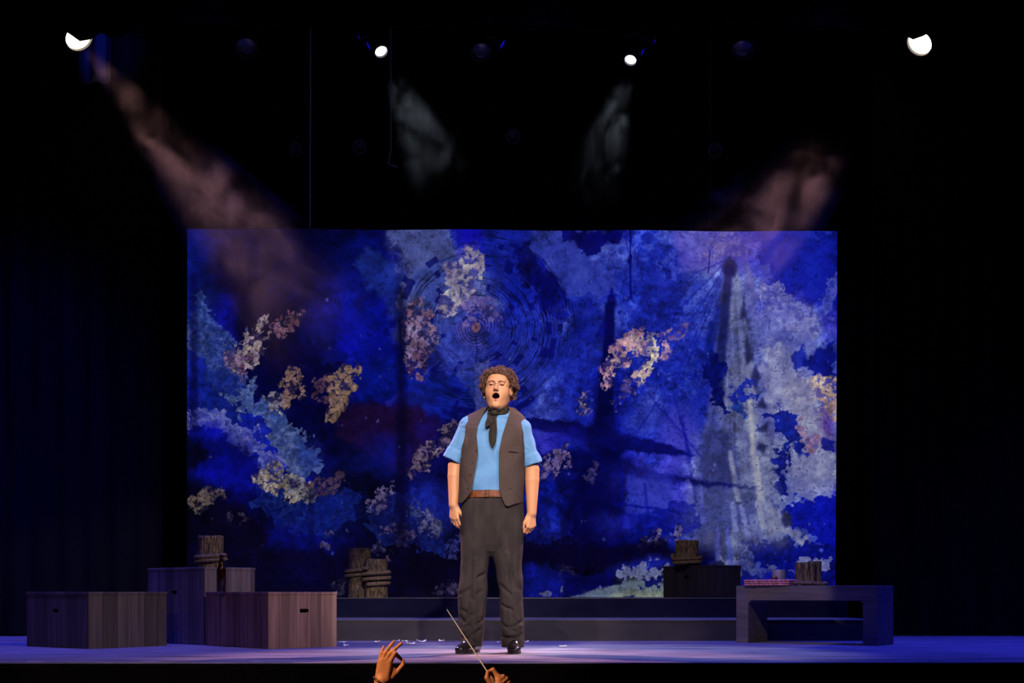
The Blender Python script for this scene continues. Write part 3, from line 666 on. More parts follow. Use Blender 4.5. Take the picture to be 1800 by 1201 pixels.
    flakes([(1176, 950), (1186, 928), (1200, 934), (1196, 962)], (100, 94, 140), (90, 80, 120), .85, 7, .12, 60, 5, .48)
    flakes([(985, 1015), (1000, 980), (1012, 990), (1004, 1020)], (60, 48, 70), (50, 40, 60), .8, 7, .14, 61, 5, .50)
    # the dark strand and the sea light at the foot
    region([(900, 950), (1000, 945), (1080, 960), (1170, 952), (1190, 990), (1170, 1002), (1060, 1000), (990, 995), (900, 998)], (4, 2, 30), .92, 8, 10, 8, .3)
    clouds([(910, 905), (960, 930), (1010, 925), (1020, 950), (960, 960), (915, 945)], (5, 8, 80), (20, 30, 120), .6, seed=51, thr=.44)
    region([(900, 1002), (960, 995), (1000, 1010), (990, 1050), (900, 1052)], (8, 14, 104), .8, 9, 12, 8, .6)
    region([(990, 1006), (1040, 1008), (1090, 1000), (1080, 1036), (1000, 1050)], (3, 4, 66), .85, 5, 9, 6, .4)
    glow(1140, 1000, 50, 12, (18, 28, 150), .9)
    region([(1005, 1046), (1060, 1034), (1110, 1022), (1180, 1020), (1180, 1062), (1000, 1062)], (76, 88, 104), .9, 3, 4, 6, .3, grain=10, sx=3)
    region([(1075, 1046), (1110, 1036), (1180, 1040), (1180, 1062), (1060, 1062)], (104, 112, 100), .8, 5, 4, 6, .25, grain=10, sx=3)
    clouds([(1090, 1005), (1130, 998), (1180, 1010), (1180, 1024), (1130, 1022), (1095, 1026)], (80, 86, 128), (110, 114, 140), .9, seed=52, thr=.44, scale=14)
    clouds([(1120, 1024), (1180, 1018), (1180, 1036), (1140, 1034)], (3, 5, 66), (8, 12, 90), .9, seed=53, thr=.46, scale=10)
    clouds([(950, 1040), (985, 1042), (980, 1054), (950, 1054)], (84, 86, 110), (100, 100, 120), .8, seed=54, thr=.5, scale=10)
    region([(1098, 1048), (1118, 1046), (1116, 1056), (1102, 1056)], (3, 4, 60), .9, 2, 3, 3, .2)
    # seams and soft shadows of the painted masts
    streak((705, 500), (708, 1000), 7, 10, (4, 3, 34), .72, 7)
    streak((341, 480), (341, 760), 6, 8, (3, 4, 50), .6, 5)
    streak((547, 860), (549, 960), 5, 6, (3, 4, 44), .5, 4)
    streak((1020, 560), (1022, 1050), 3, 4, (6, 8, 90), .15, 4)
    # spatter of light chips
    rr = np.random.RandomState(5)
    for k in range(150):
        cx = rr.uniform(335, 1465); cy = rr.uniform(520, 1040)
        g_ = samp(np.array([[cx]]), np.array([[cy]]))[0, 0].max()
        if rr.rand() > .35 + g_: continue
        r_ = rr.uniform(1.2, 3.2)
        region([(cx - r_, cy), (cx, cy - r_ * 1.4), (cx + r_, cy), (cx, cy + r_)], tuple(np.array((70, 76, 150)) * rr.uniform(.6, 1.5)), .55, 1, 3, 3, .2)
    f1 = fbm(X + wx * 10, Y + wy * 10, 7, 801, 4); f2 = fbm(X, Y, 30, 811, 5); f3 = np.abs(fbm(X, Y, 22, 821, 4) - .5)
    C *= (1 + .55 * (f1 - .5) + .5 * (f2 - .5) - .22 * sst(.012, 0, f3))[..., None]
    C *= (1 - .35 * sst(.66, .72, f1) * sst(.25, .5, C.max(axis=2)))[..., None]
    C *= (1 + .16 * sst(850, 1150, X))[..., None]
    C[..., 2] = np.where(C[..., 2] > .56, .56 + (C[..., 2] - .56) * .45, C[..., 2])
    C = np.clip(C, 0, 1)
    return X, Y, C
# ======================= the stage =======================
EDGE = 6.90
M_FLOOR, N, L = material('painted stage floor'); p = N['Principled BSDF']
tc = N.new('ShaderNodeTexCoord'); mp = N.new('ShaderNodeMapping'); mp.inputs['Scale'].default_value = (.55, 9, 1)
n1 = N.new('ShaderNodeTexNoise'); n1.inputs['Scale'].default_value = 2.2; n1.inputs['Detail'].default_value = 9; n1.inputs['Roughness'].default_value = .65
r1 = N.new('ShaderNodeValToRGB'); r1.color_ramp.elements[0].position = .36; r1.color_ramp.elements[1].position = .66
r1.color_ramp.elements[0].color = (.045, .04, .05, 1); r1.color_ramp.elements[1].color = (.42, .38, .46, 1)
r2 = N.new('ShaderNodeMapRange'); r2.inputs[3].default_value = .34; r2.inputs[4].default_value = .6
L.new(tc.outputs['Object'], mp.inputs[0]); L.new(mp.outputs[0], n1.inputs['Vector']); L.new(n1.outputs[0], r1.inputs[0]); L.new(n1.outputs[0], r2.inputs[0])
L.new(r1.outputs[0], p.inputs['Base Color']); L.new(r2.outputs[0], p.inputs['Roughness'])
p.inputs['Specular IOR Level'].default_value = .35
M_RISER = noisy('dark grey step paint', (.030, .028, .034), (.052, .048, .056), (2, 2, 6), .7, .3, .7, spec=.2)
M_DECKSIDE = noisy('upper riser with shade in colour', (.006, .007, .026), (.010, .011, .036), (2, 2, 6), .8, spec=.05)  # upper riser darker and bluer: the missing key light is put into the colour
M_BLACKWALL = noisy('black masonry paint', (.008, .008, .009), (.013, .013, .014), (3, 3, 3), .85)
M_PITWALL = noisy('black pit rail paint', (.003, .003, .003), (.006, .005, .004), (2, 2, 5), .95, spec=.03)
M_BLACK = noisy('black stage drape', (.0025, .0025, .003), (.005, .005, .006), (6, 6, .6), .95, spec=.1)

structure(MB().box(-9, EDGE, -.05, 9, 15.5, 0).build('floor', M_FLOOR, bevel=.004))
structure(MB().box(-9, EDGE - .02, -1.95, 9, EDGE + .0, -.006).build('wall_pit', M_PITWALL))
structure(MB().box(-9, -6, -1.95, 9, EDGE - .02, -1.80).build('floor_pit', M_BLACKWALL))
structure(MB().box(-9.2, 15.5, -2, 9.2, 15.7, 8).build('wall_back', M_BLACKWALL))
structure(MB().box(-9.2, EDGE, -2, -9, 15.5, 8).build('wall_left', M_BLACKWALL))
structure(MB().box(9, EDGE, -2, 9.2, 15.5, 8).build('wall_right', M_BLACKWALL))
structure(MB().box(-9.2, EDGE, 8, 9.2, 15.7, 8.2).build('ceiling', M_BLACKWALL))

# steps and deck under the backdrop
S1, S2, DECK = 9.91, 10.85, .328
st = empty('step_platform', (0, S1, 0))
MB().box(-1.84, S1 + .004, 0, 2.84, S2 + .02, .160).build('step_riser', M_RISER, st, loc=(0, -S1, 0))
M_TREAD = noisy('grey step tread', (.10, .10, .11), (.20, .19, .21), (1, 14, 8), .45)
MB().box(-1.85, S1, .160, 2.85, S2 + .02, .164).build('step_tread', M_TREAD, st, bevel=.001, loc=(0, -S1, 0))
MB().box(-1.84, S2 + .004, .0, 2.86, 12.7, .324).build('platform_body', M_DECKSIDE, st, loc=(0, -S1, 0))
MB().box(-1.85, S2, .324, 2.87, 12.72, DECK).build('platform_deck', M_TREAD, st, bevel=.001, loc=(0, -S1, 0))
tag(st, 'low black two-step platform running below the painted backdrop', 'platform')

# ---------------- backdrop ----------------
def make_backdrop():
    X, Y, C = build_picture(1.0)
    H, W = X.shape
    # the cloth hangs at depth 13; its top sags to the right, its right edge leans a little
    t = (X - PX0) / (PX1 - PX0)
    yy = Y + t * 5.0 * (PY1 - Y) / (PY1 - PY0) + .8 * np.sin(X * .021) * (PY1 - Y) / (PY1 - PY0)
    xx = X - t * 4.0 * (Y - PY0) / (PY1 - PY0)
    D = 13.0 + .010 * np.sin(X * .05) * (Y - PY0) / (PY1 - PY0)
    P = np.stack([(xx - 900) * 13.0 / FPX, D, EYE + (HOR - yy) * 13.0 / FPX], -1).reshape(-1, 3)
    P[:, 2] = np.where(Y.ravel() >= PY1 - .5, P[:, 2] - .06, P[:, 2])
    I = np.arange(H * W).reshape(H, W)
    Q = np.stack([I[1:, :-1].ravel(), I[1:, 1:].ravel(), I[:-1, 1:].ravel(), I[:-1, :-1].ravel()], 1)
    m, N, L = material('projected sea picture'); out = N['Material Output']
    a = N.new('ShaderNodeAttribute'); a.attribute_name = 'Col'
    em = N.new('ShaderNodeEmission'); em.inputs[1].default_value = 1.0
    df = N.new('ShaderNodeBsdfDiffuse'); df.inputs[0].default_value = (.02, .02, .02, 1)
    # weave of the cloth
    tc = N.new('ShaderNodeTexCoord'); nz = N.new('ShaderNodeTexNoise'); nz.inputs['Scale'].default_value = 60; nz.inputs['Detail'].default_value = 4
    mr = N.new('ShaderNodeMapRange'); mr.inputs[3].default_value = .82; mr.inputs[4].default_value = 1.18
    mu = N.new('ShaderNodeVectorMath'); mu.operation = 'SCALE'
    L.new(tc.outputs['Object'], nz.inputs['Vector']); L.new(nz.outputs[0], mr.inputs[0]); L.new(mr.outputs[0], mu.inputs['Scale'])
    L.new(a.outputs['Color'], mu.inputs[0]); L.new(mu.outputs[0], em.inputs[0])
    ad = N.new('ShaderNodeAddShader'); L.new(em.outputs[0], ad.inputs[0]); L.new(df.outputs[0], ad.inputs[1]); L.new(ad.outputs[0], out.inputs['Surface'])
    root = empty('stage_backdrop', (0, 13.0, .2))
    o = mesh_object('projection_cloth', P - np.array([0, 13.0, .2]), Q, m, root, lin(C.reshape(-1, 3) * 255.))
    z1 = EYE + (HOR - 402) * 13.0 / FPX
    MB().tube([(-3.33, 13.06, z1 + .02), (3.33, 13.06, z1 - .02)], .024, 10).build('hanging_batten', M_BLACK, root, loc=(0, -13.0, -.2))
    for x in (-2.6, 0, 2.6): MB().tube([(x, 13.06, z1), (x, 13.06, 7.99)], .004, 6).build('hanging_cable', M_BLACK, root, loc=(0, -13.0, -.2))
    tag(root, 'wide blue projected backdrop of clouds, ship masts and cracked paint behind the singer', 'backdrop')
make_backdrop()

# ---------------- black masking drapes ----------------
def pleated(x0, x1, y, z0, z1, n_per_m=9, amp=.05, zfun=None, seed=0):
    m = MB(); n = max(8, int(abs(x1 - x0) * n_per_m * 4)); R = []; rnd = random.Random(seed)
    ph = rnd.random() * 6
    zs = [0, .05, .3, .6, 1.]
    V = []; F = []
    for i in range(n + 1):
        x = x0 + (x1 - x0) * i / n; yy = y + amp * math.sin(x * n_per_m * 2 * PI / 2 + ph + .8 * math.sin(x * 2.1)) * .5
        zb = zfun(x) if zfun else z0
        for t in zs: V.append((x, yy, zb + (z1 - zb) * t))
    k = len(zs)
    for i in range(n):
        for j in range(k - 1): a = i * k + j; F.append((a, a + k, a + k + 1, a + 1))
    nb = len(V)
    V += [(a, b + .012, c) for a, b, c in V]
    F += [tuple(q + nb for q in reversed(f)) for f in F]
    for i in range(n):
        a = i * k; F.append((a + nb, a + k + nb, a + k, a)); a += k - 1; F.append((a, a + k, a + k + nb, a + nb))
    for j in range(k - 1): F.append((j, j + 1, j + 1 + nb, j + nb)); a = n * k + j; F.append((a + nb, a + 1 + nb, a + 1, a))
    return m.add(V, F)
tag(pleated(-8.9, -3.02, 11.0, .015, 6.2, seed=1).build('stage_drape', M_BLACK), 'black pleated side drape standing left of the backdrop', 'curtain', None)
tag(pleated(3.12, 8.9, 11.0, .015, 6.2, seed=2).build('stage_drape', M_BLACK), 'black pleated side drape standing right of the backdrop', 'curtain', None)
tag(pleated(-8.9, 8.9, 13.6, .015, 7.4, seed=3).build('stage_drape', M_BLACK), 'black drape across the back, above and behind the backdrop', 'curtain', None)
def border_z(x, Y=9.8):
    px = 900 + x * FPX / Y; row = 46 + 6 * math.sin(px * .013)
    row += 22 * math.exp(-((px - 141) / 20.) ** 4) + 20 * math.exp(-((px - 206) / 26.) ** 2) + 22 * math.exp(-((px - 1606) / 22.) ** 2)
    row = min(row, 70)
    return EYE + (HOR - row) * Y / FPX
bd = pleated(-8.0, 8.0, 9.8, 0, 6.6, 3, .04, border_z, 4)
tag(bd.build('border_drape', M_BLACK), 'black scalloped border drape across the top hiding the lantern rims', 'curtain')
M_NAVY = noisy('navy velour strip', (.02, .02, .03), (.05, .05, .07), (9, 9, .4), .9)
nv = pleated(at(186, 0, 11.6).x, at(238, 0, 11.6).x, 10.9, at(0, 145, 10.9).z, 6.0, 14, .05, None, 6)
tag(nv.build('hanging_cloth', M_NAVY), 'blue-lit strip of hanging cloth just right of the upper left lantern', 'cloth')
spot('blue_side_light', at(300, -120, 9.9), at(205, 80, 10.9), 60, (.02, .05, 1.0), 24, .8, .05)
# ======================= properties on the stage =======================
def stadium(cx, cz, w, h, n=8):
    r = h / 2; P = []
    for k in range(n + 1): a = -PI / 2 + PI * k / n; P.append((cx + w / 2 - r + r * math.cos(a), cz + r * math.sin(a)))
    for k in range(n + 1): a = PI / 2 + PI * k / n; P.append((cx - w / 2 + r + r * math.cos(a), cz + r * math.sin(a)))
    return P
def panel(L_, H, t, hole=None):
    """upright board in the x-z plane, x 0..L_, thickness t towards +y, with a hand hole"""
    if not hole: return MB().box(0, 0, 0, L_, t, H)
    I = stadium(*hole); O = []
    cx, cz = hole[0], hole[1]
    for x, z in I:
        dx, dz = x - cx, z - cz; s = 1e9
        if dx > 1e-9: s = min(s, (L_ - cx) / dx)
        if dx < -1e-9: s = min(s, -cx / dx)
        if dz > 1e-9: s = min(s, (H - cz) / dz)
        if dz < -1e-9: s = min(s, -cz / dz)
        O.append([cx + dx * s, cz + dz * s])
    for X, Z in ((0, 0), (L_, 0), (L_, H), (0, H)):      # snap the nearest sample to each corner
        b = min(O, key=lambda q: (q[0] - X) ** 2 + (q[1] - Z) ** 2); b[0], b[1] = X, Z
    n = len(I); V = []
    for y in (0, t):
        V += [(x, y, z) for x, z in O] + [(x, y, z) for x, z in I]
    F = []
    for k in range(n):
        j = (k + 1) % n
        F += [(k, j, n + j, n + k), (3 * n + k, 3 * n + j, 2 * n + j, 2 * n + k), (n + k, n + j, 3 * n + j, 3 * n + k), (j, k, 2 * n + k, 2 * n + j)]
    return MB().add(V, F)
def px_corner(px, near, ang):
    """distance along a ray on the floor from corner `near` in direction ang until column px"""
    s = (px - 900.) / FPX; dx, dy = math.cos(ang), math.sin(ang)
    return (s * near.y - near.x) / (dx - s * dy)
def wooden_box(near_px, near_Y, left_px, right_px, theta, h, z0, mat, label, hole_side, hole_dx=0., group=None):
    th = math.radians(theta); n = Vector(((near_px - 900.) * near_Y / FPX, near_Y, z0))
    LR = px_corner(right_px, n, th); LL = px_corner(left_px, n, th + PI / 2)
    root = empty('wooden_box', n, th); t = .018; hh = h - .02
    hr = (LR / 2 + hole_dx, hh * .70, .075, .026) if 'R' in hole_side else None
    hl = (LL / 2 + hole_dx, hh * .70, .075, .026) if 'L' in hole_side else None
    a = panel(LR, hh, t, hr).build('panel', mat, root, False, .002)
    b = panel(LR, hh, t).build('panel', mat, root, False, .002); b.location = (0, LL - t, 0)
    c = panel(LL - 2 * t, hh, t, hl).build('panel', mat, root, False, .002); c.rotation_euler = (0, 0, PI / 2); c.location = (t, t, 0)
    d = panel(LL - 2 * t, hh, t).build('panel', mat, root, False, .002); d.rotation_euler = (0, 0, PI / 2); d.location = (LR, t, 0)
    MB().box(-.004, -.004, hh, LR + .004, LL + .004, h).build('lid', mat, root, False, .003)
    tag(root, label, 'box', group)
    return root, n, LR, LL, th
M_W1 = planked('brown grey stained boards', (.060, .048, .048), (.115, .095, .092), .115)
M_W2 = planked('warm brown stained boards', (.17, .10, .080), (.33, .21, .165), .085)
M_W3 = planked('violet grey stained boards', (.11, .09, .10), (.20, .165, .18), .10)
M_W4 = noisy('boards with shade in colour', (.012, .010, .022), (.026, .022, .042), (20, 20, 2), .7)  # unlit look of the platform box is put into this dark colour
g = 'wooden boxes left of the singer'
wooden_box(155, 8.52, 47, 293, 54, .382, 0, M_W1, 'dark low wooden box at far left, its right face patched with light', 'L', 0, g)
wooden_box(471, 8.50, 362, 592, 44, .382, 0, M_W2, 'low brown plank box with a hand hole, carrying the beer bottle', 'R', .01, g)
wooden_box(359, 9.12, 260, 448, 47, .560, 0, M_W3, 'tall wooden box standing behind the two low boxes with a post on top', 'L', 0, g)
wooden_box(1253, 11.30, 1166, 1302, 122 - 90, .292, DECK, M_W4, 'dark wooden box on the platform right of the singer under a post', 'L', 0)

# ---------------- mooring posts ----------------
def post(x, y, z, r, h, mat, label, seed, group=None, lean=(0, 0), taper=.96):
    rnd = np.random.RandomState(seed); n, m = 96, 40; R = []
    ridg = rnd.rand(n); ridg = .5 * ridg + .25 * np.roll(ridg, 1) + .25 * np.roll(ridg, -1)
    for j in range(m + 1):
        t = j / m; ridg2 = rnd.rand(n); rr = r * (1 - (1 - taper) * (1 - abs(2 * t - 1.2)))
        if j == m: rr *= .96
        ring = []
        for k in range(n):
            a = 2 * PI * k / n; q = rr * (1 + .03 * math.sin(2 * a + seed) + .02 * math.sin(5 * a + seed * 2) + .09 * (ridg[k] - .5) + .05 * (ridg2[k] - .5))
            ring.append((x + lean[0] * t + q * math.cos(a), y + lean[1] * t + q * math.sin(a), z + h * t + (.0015 * math.sin(3 * a + seed) + .004 * ridg[k] if j == m else 0)))
        R.append(ring)
    b = MB(); b.rings(R, False)
    c = [tuple(np.array(R[-1]).mean(0))]; base = [(x, y, z)]
    nb = len(b.v); b.v += [(c[0][0], c[0][1], c[0][2] - .004), base[0]]
    for k in range(n):
        b.f.append((m * n + k, m * n + (k + 1) % n, nb)); b.f.append(((k + 1) % n, k, nb + 1))
    o = b.build('mooring_post', mat)
    # put origin at base
    o.data.transform(Matrix.Translation((-x, -y, -z))); o.location = (x, y, z)
    return tag(o, label, 'post', group)
M_POST = noisy('weathered fibrous timber', (.018, .014, .010), (.27, .20, .12), (120, 120, 16), .9, .38, .64, .9, 8.)
M_ROPE = noisy('hemp rope', (.09, .062, .036), (.26, .19, .11), (90, 90, 90), .9, .35, .65, .5)
def rope_mb(P, r, turns_per_m=28., sides=7, strands=3, mb=None):
    P = [Vector(p) for p in P]; m = mb or MB()
    # resample
    D = [0.]
    for a, b in zip(P[:-1], P[1:]): D.append(D[-1] + (b - a).length)
    Ltot = D[-1]; n = max(12, int(Ltot / .006)); Q = []
    for i in range(n + 1):
        s = Ltot * i / n; k = max(0, min(len(D) - 2, int(np.searchsorted(D, s)) - 1)); f = (s - D[k]) / max(1e-9, D[k + 1] - D[k])
        Q.append(P[k].lerp(P[k + 1], f))
    t0 = (Q[1] - Q[0]).normalized(); up = Vector((0, 0, 1)) if abs(t0.z) < .9 else Vector((1, 0, 0)); nr = t0.cross(up).normalized()
    frames = []
    for i in range(n + 1):
        t = (Q[min(i + 1, n)] - Q[max(i - 1, 0)]).normalized(); nr = (nr - t * nr.dot(t)).normalized(); frames.append((nr.copy(), t.cross(nr)))
    for q in range(strands):
        path = []
        for i in range(n + 1):
            a = 2 * PI * (q / strands + turns_per_m * Ltot * i / n); u, v = frames[i]
            path.append(Q[i] + (u * math.cos(a) + v * math.sin(a)) * r * .48)
        m.tube(path, r * .58, sides)
    return m
def coil(cx, cy, z0, R, r, turns, pitch, a0=0., wob=.006, seed=0, end=None):
    rnd = random.Random(seed); P = []; n = int(turns * 30)
    for i in range(n + 1):
        a = a0 + 2 * PI * turns * i / n
        P.append((cx + (R + wob * math.sin(a * 1.7 + seed)) * math.cos(a), cy + (R + wob * math.cos(a * 1.3 + seed)) * math.sin(a), z0 + pitch * turns * i / n + wob * math.sin(a + seed) * .7))
    if end: P += end
    return P
def rope_obj(P, r, label, group='ropes tied round the posts'):
    o = rope_mb(P, r).build('mooring_rope', M_ROPE); c = sum((Vector(q) for q in P), Vector()) / len(P); z = min(q[2] for q in P) - r
    o.data.transform(Matrix.Translation((-c.x, -c.y, -z))); o.location = (c.x, c.y, z)
    return tag(o, label, 'rope', group)
gp = 'mooring posts'
# on the tall box, left
Yp = 9.50; c = at(370, 1000, Yp); zt = .560
post(c.x, Yp, zt + .001, .095, EYE + (HOR - 943) * Yp / FPX - zt, M_POST, 'squat weathered post on top of the tall wooden box at left', 3, gp)
P = coil(c.x, Yp, zt + .050, .108, .015, 1.9, .030, -PI * .9, .004, 1)
e = Vector(P[-1]); P += [e + Vector((.015, -.012, .006)), e + Vector((.03, -.02, -.01)), e + Vector((.028, -.02, -.05)), e + Vector((.02, -.02, -.085))]
rope_obj(P, .0145, 'rope knotted round the squat post on the tall box')
# pair on the platform
Yq = 11.08; a = at(631, 1052, Yq + .08); b = at(661, 1052, Yq)
post(a.x, Yq + .16, DECK + .001, .100, .435, M_POST, 'taller of the two roped posts standing left of the singer', 5, gp)
post(b.x + .005, Yq - .02, DECK + .001, .094, .335, M_POST, 'shorter roped post in front of the taller one left of the singer', 8, gp)
P = coil(a.x, Yq + .16, DECK + .19, .118, .016, 1.9, .040, PI * 1.0, .005, 3)
rope_obj(P, .0155, 'rope wrapped round the taller of the two paired posts')
P = coil(b.x + .005, Yq - .02, DECK + .115, .112, .016, 3.0, .047, -PI * .7, .003, 4)
rope_obj(P, .0165, 'rope in three turns round the shorter paired post')
# on the dark box, right
Yr = 11.66; c = at(1208, 996, Yr); zt = DECK + .292
post(c.x, Yr, zt + .001, .105, EYE + (HOR - 951) * Yr / FPX - zt, M_POST, 'squat post on top of the dark box right of the singer', 9, gp)
P = coil(c.x, Yr, zt + .022, .122, .017, 2.0, .034, PI * .9, .004, 6)
e = Vector(P[-1]); P += [e + Vector((-.012, -.02, .012)), e + Vector((-.02, -.03, -.01)), e + Vector((.005, -.035, -.03))]
rope_obj(P, .0165, 'rope round the foot of the post on the dark box')

# ---------------- beer bottle ----------------
M_GLASS, N, L = material('brown bottle glass'); p = N['Principled BSDF']
p.inputs['Base Color'].default_value = (.035, .010, .003, 1); p.inputs['Roughness'].default_value = .06; p.inputs['Transmission Weight'].default_value = .55; p.inputs['IOR'].default_value = 1.5
c = at(389.5, 1040, 8.86); root = empty('beer_bottle', (c.x, 8.86, .383))
prof = [(.001, 0), (.028, .0), (.031, .004), (.031, .150), (.029, .166), (.020, .188), (.0145, .206), (.0125, .240), (.0145, .243), (.0145, .252), (.0125, .256), (.010, .256), (.010, .20), (.026, .160), (.027, .008), (.001, .006)]
MB().lathe(prof, n=28).build('bottle_glass', M_GLASS, root)
tag(root, 'brown glass beer bottle standing on the brown plank box', 'bottle')

# ---------------- bench ----------------
M_BENCH = noisy('grey brushed bench wood', (.10, .085, .10), (.19, .165, .185), (2.5, 30, 30), .65, .3, .7)
th = math.radians(180 - 35); nb = Vector(((1542 - 900.) * 8.98 / FPX, 8.98, 0))
Lb = px_corner(1294, nb, th); Db = px_corner(1574, nb, th - PI / 2) - .04; HB = .427
root = empty('wooden_bench', nb, math.radians(-35))     # local x runs away from the bench, so it extends to -x
BM = root.matrix_basis
def bb(x0, x1, z0, z1, name): return MB().box(x0, 0, z0, x1, Db, z1).build(name, M_BENCH, root, False, .003)
bb(-Lb, 0, HB - .108, HB, 'bench_top'); bb(-Lb, -Lb + .098, 0, HB - .108, 'bench_leg'); bb(-.105, 0, 0, HB - .108, 'bench_leg')
for x, s in ((-Lb + .098, 1), (-.105, -1)):
    MB().add([(x, .003, HB - .108), (x + s * .022, .003, HB - .108), (x, .003, HB - .13), (x, Db - .003, HB - .108), (x + s * .022, Db - .003, HB - .108), (x, Db - .003, HB - .13)], [(0, 1, 2), (3, 5, 4), (0, 3, 4, 1), (1, 4, 5, 2), (2, 5, 3, 0)]).build('corner_block', M_BENCH, root, False)
tag(root, 'grey wooden bench with slab legs at right of the stage', 'bench')
Rb = Matrix.Rotation(math.radians(-35), 3, 'Z')
def on_bench(px, back, dz=0.):
    """point on the bench top seen in column px, `back` metres behind the front edge"""
    o = nb + Rb @ Vector((0, back, 0)); d = Rb @ Vector((-1, 0, 0)); s = (px - 900.) / FPX
    k = (s * o.y - o.x) / (d.x - s * d.y); q = o + d * k; return Vector((q.x, q.y, HB + dz))
# folded cloth
M_CLOTH = noisy('coarse pink weave', (.55, .14, .16), (.95, .45, .45), (60, 60, 130), .85, .35, .65, .8)
pa, pb = on_bench(1308, -.02), on_bench(1388, .0); ang = math.atan2((pb - pa).y, (pb - pa).x); Lc = (pb - pa).length
root = empty('folded_cloth', pa + Vector((0, 0, .001)), ang)
for i, (z0, z1) in enumerate(((.0, .015), (.015, .030), (.030, .045))):
    b = MB(); R = []; n = 36
    for k in range(n + 1):
        x = Lc * k / n; o_ = .004 * math.sin(k * 1.7 + i * 2) + .003 * math.sin(k * .6 + i); e_ = min(1, min(k, n - k) / 1.5 + .35)
        zz = .002 * math.sin(k * .9 + i)
        hz = (z1 - z0) * .5 * e_; zc = (z0 + z1) / 2
        R.append([(x, -.012 + o_, zc - hz * .6), (x, .0 + o_, zc - hz), (x, .19 + o_, zc - hz), (x, .20 + o_, zc), (x, .19 + o_, zc + hz + zz), (x, .0 + o_, zc + hz + zz), (x, -.012 + o_, zc + hz * .6)])
    b.rings(R); b.build('cloth_fold', M_CLOTH, root)
tag(root, 'folded coarse pink cloth on the left end of the bench', 'cloth')
M_TIN = plain('dull tin', (.60, .60, .66), .45, .55); M_COPPER = plain('copper', (.62, .26, .14), .3, 1.0)
def mug(px, back, r, h, mat, handle_dir, label, base=0.):
    c = on_bench(px, back, .001 + base); root = empty('metal_mug', c)
    MB().lathe([(.001, 0), (r * .96, 0), (r, .004), (r, h - .002), (r * 1.04, h), (r * 1.02, h + .002), (r * .93, h - .001), (r * .93, .006), (.001, .005)], n=32).build('mug_body', mat, root)
    P = [Vector((r * .9, 0, h * .86)), Vector((r * 1.35, 0, h * .86)), Vector((r * 1.6, 0, h * .66)), Vector((r * 1.55, 0, h * .42)), Vector((r * .98, 0, h * .2))]
    P = [Matrix.Rotation(handle_dir, 3, 'Z') @ q for q in P]
    MB().tube(P, .003, 8).build('mug_handle', mat, root)
    return tag(root, label, 'mug', 'metal mugs on the bench')
mug(1369, .28, .052, .120, M_TIN, 1.2, 'tall shiny tin mug behind the pink cloth on the bench')
mug(1361, .225, .027, .064, M_COPPER, PI + .3, 'small copper cup with a wire handle before the tin mug', .0)
c = on_bench(1336, .24, .001); root = empty('glass_tumbler', c)
M_CLEAR, N, L = material('clear glass'); p = N['Principled BSDF']; p.inputs['Transmission Weight'].default_value = 1.; p.inputs['Roughness'].default_value = .03
MB().lathe([(.001, 0), (.022, 0), (.026, .058), (.024, .058), (.020, .006), (.001, .005)], n=24).build('glass_body', M_CLEAR, root)
tag(root, 'tiny clear glass tumbler left of the copper cup on the bench', 'glass')
# bundle of short posts on the bench
for px, bk, r, h, sd, lb in ((1409, .24, .050, .172, 11, 'left hand short post of the three bundled on the bench'), (1432, .25, .052, .180, 12, 'right hand short post at the back of the bench bundle'), (1422, .15, .050, .162, 13, 'front short post of the bundle on the bench')):
    c = on_bench(px, bk, .001); post(c.x, c.y, c.z, r, h, M_POST, lb, sd, gp)
c1 = on_bench(1420, .22, 0)
P = [(c1.x + .135 * math.cos(t) * (1 + .05 * math.sin(3 * t)), c1.y + .13 * math.sin(t), HB + .018 + .004 * math.sin(2 * t)) for t in np.linspace(-2.9, 3.0, 60)]
P2 = on_bench(1398, .06, .014); P = [P2 + Vector((-.11, -.0, .0)), P2 + Vector((-.04, .0, .002))] + P
rope_obj(P, .0145, 'rope lying round the foot of the bundled posts on the bench')

# ---------------- scraps and tape on the floor ----------------
M_PAPER = plain('white paper', (.95, .94, .97), .7)
def scrap(px, py, size, seed):
    Y = EYE * FPX / (py - HOR); rnd = random.Random(seed); n = 9; b = MB(); R = []
    L_ = size; w = size * rnd.uniform(.28, .5); curl = rnd.uniform(.6, 1.6); tw = rnd.uniform(-1, 1)
    for i in range(n + 1):
        t = i / n - .5; ww = w * (1 - (2 * t) ** 2) ** .5 * .5 + .002
        z = .004 + L_ * .5 * curl * t * t * (1 + .5 * math.sin(6 * t + seed)); y = tw * w * t
        R.append([(t * L_, y - ww, z + .004), (t * L_, y, z), (t * L_, y + ww, z + .012 * rnd.random()), (t * L_, y + ww, z + .0015 + .012 * rnd.random()), (t * L_, y, z + .0018), (t * L_, y - ww, z + .006)])
    b.rings(R); o = b.build('paper_petal', M_PAPER)
    z0 = min(v.co.z for v in o.data.vertices)
    o.location = ((px - 900.) * Y / FPX, Y, -z0 + .0005); o.rotation_euler = (0, 0, rnd.uniform(-1.2, 1.2)); return o
SCR = [(541, 1137, .055, 'curled white petal at the foot of the brown plank box'), (603, 1131, .05, 'white petal furthest back just right of the plank box'),
       (608, 1137, .045, 'white petal nearer the stage edge right of the plank box'), (663, 1130, .048, 'small white petal left of the raised conducting hand'),
       (697, 1128, .055, 'white petal seen over the raised ring fingertip'), (712, 1129, .06, 'white petal just beyond the raised middle fingertip'),
       (722, 1133, .06, 'flat white petal right of the raised hand'), (741, 1129.5, .09, 'largest crumpled white petal between raised hand and singer'),
       (776, 1128.5, .055, "white petal left of the singer's shoes"), (878, 1131, .05, "white petal between the singer's shoes"),
       (925, 1130, .05, "white petal peeping out right of the singer's trouser leg"), (990, 1138, .06, 'lone white petal right of the singer, nearer the edge')]
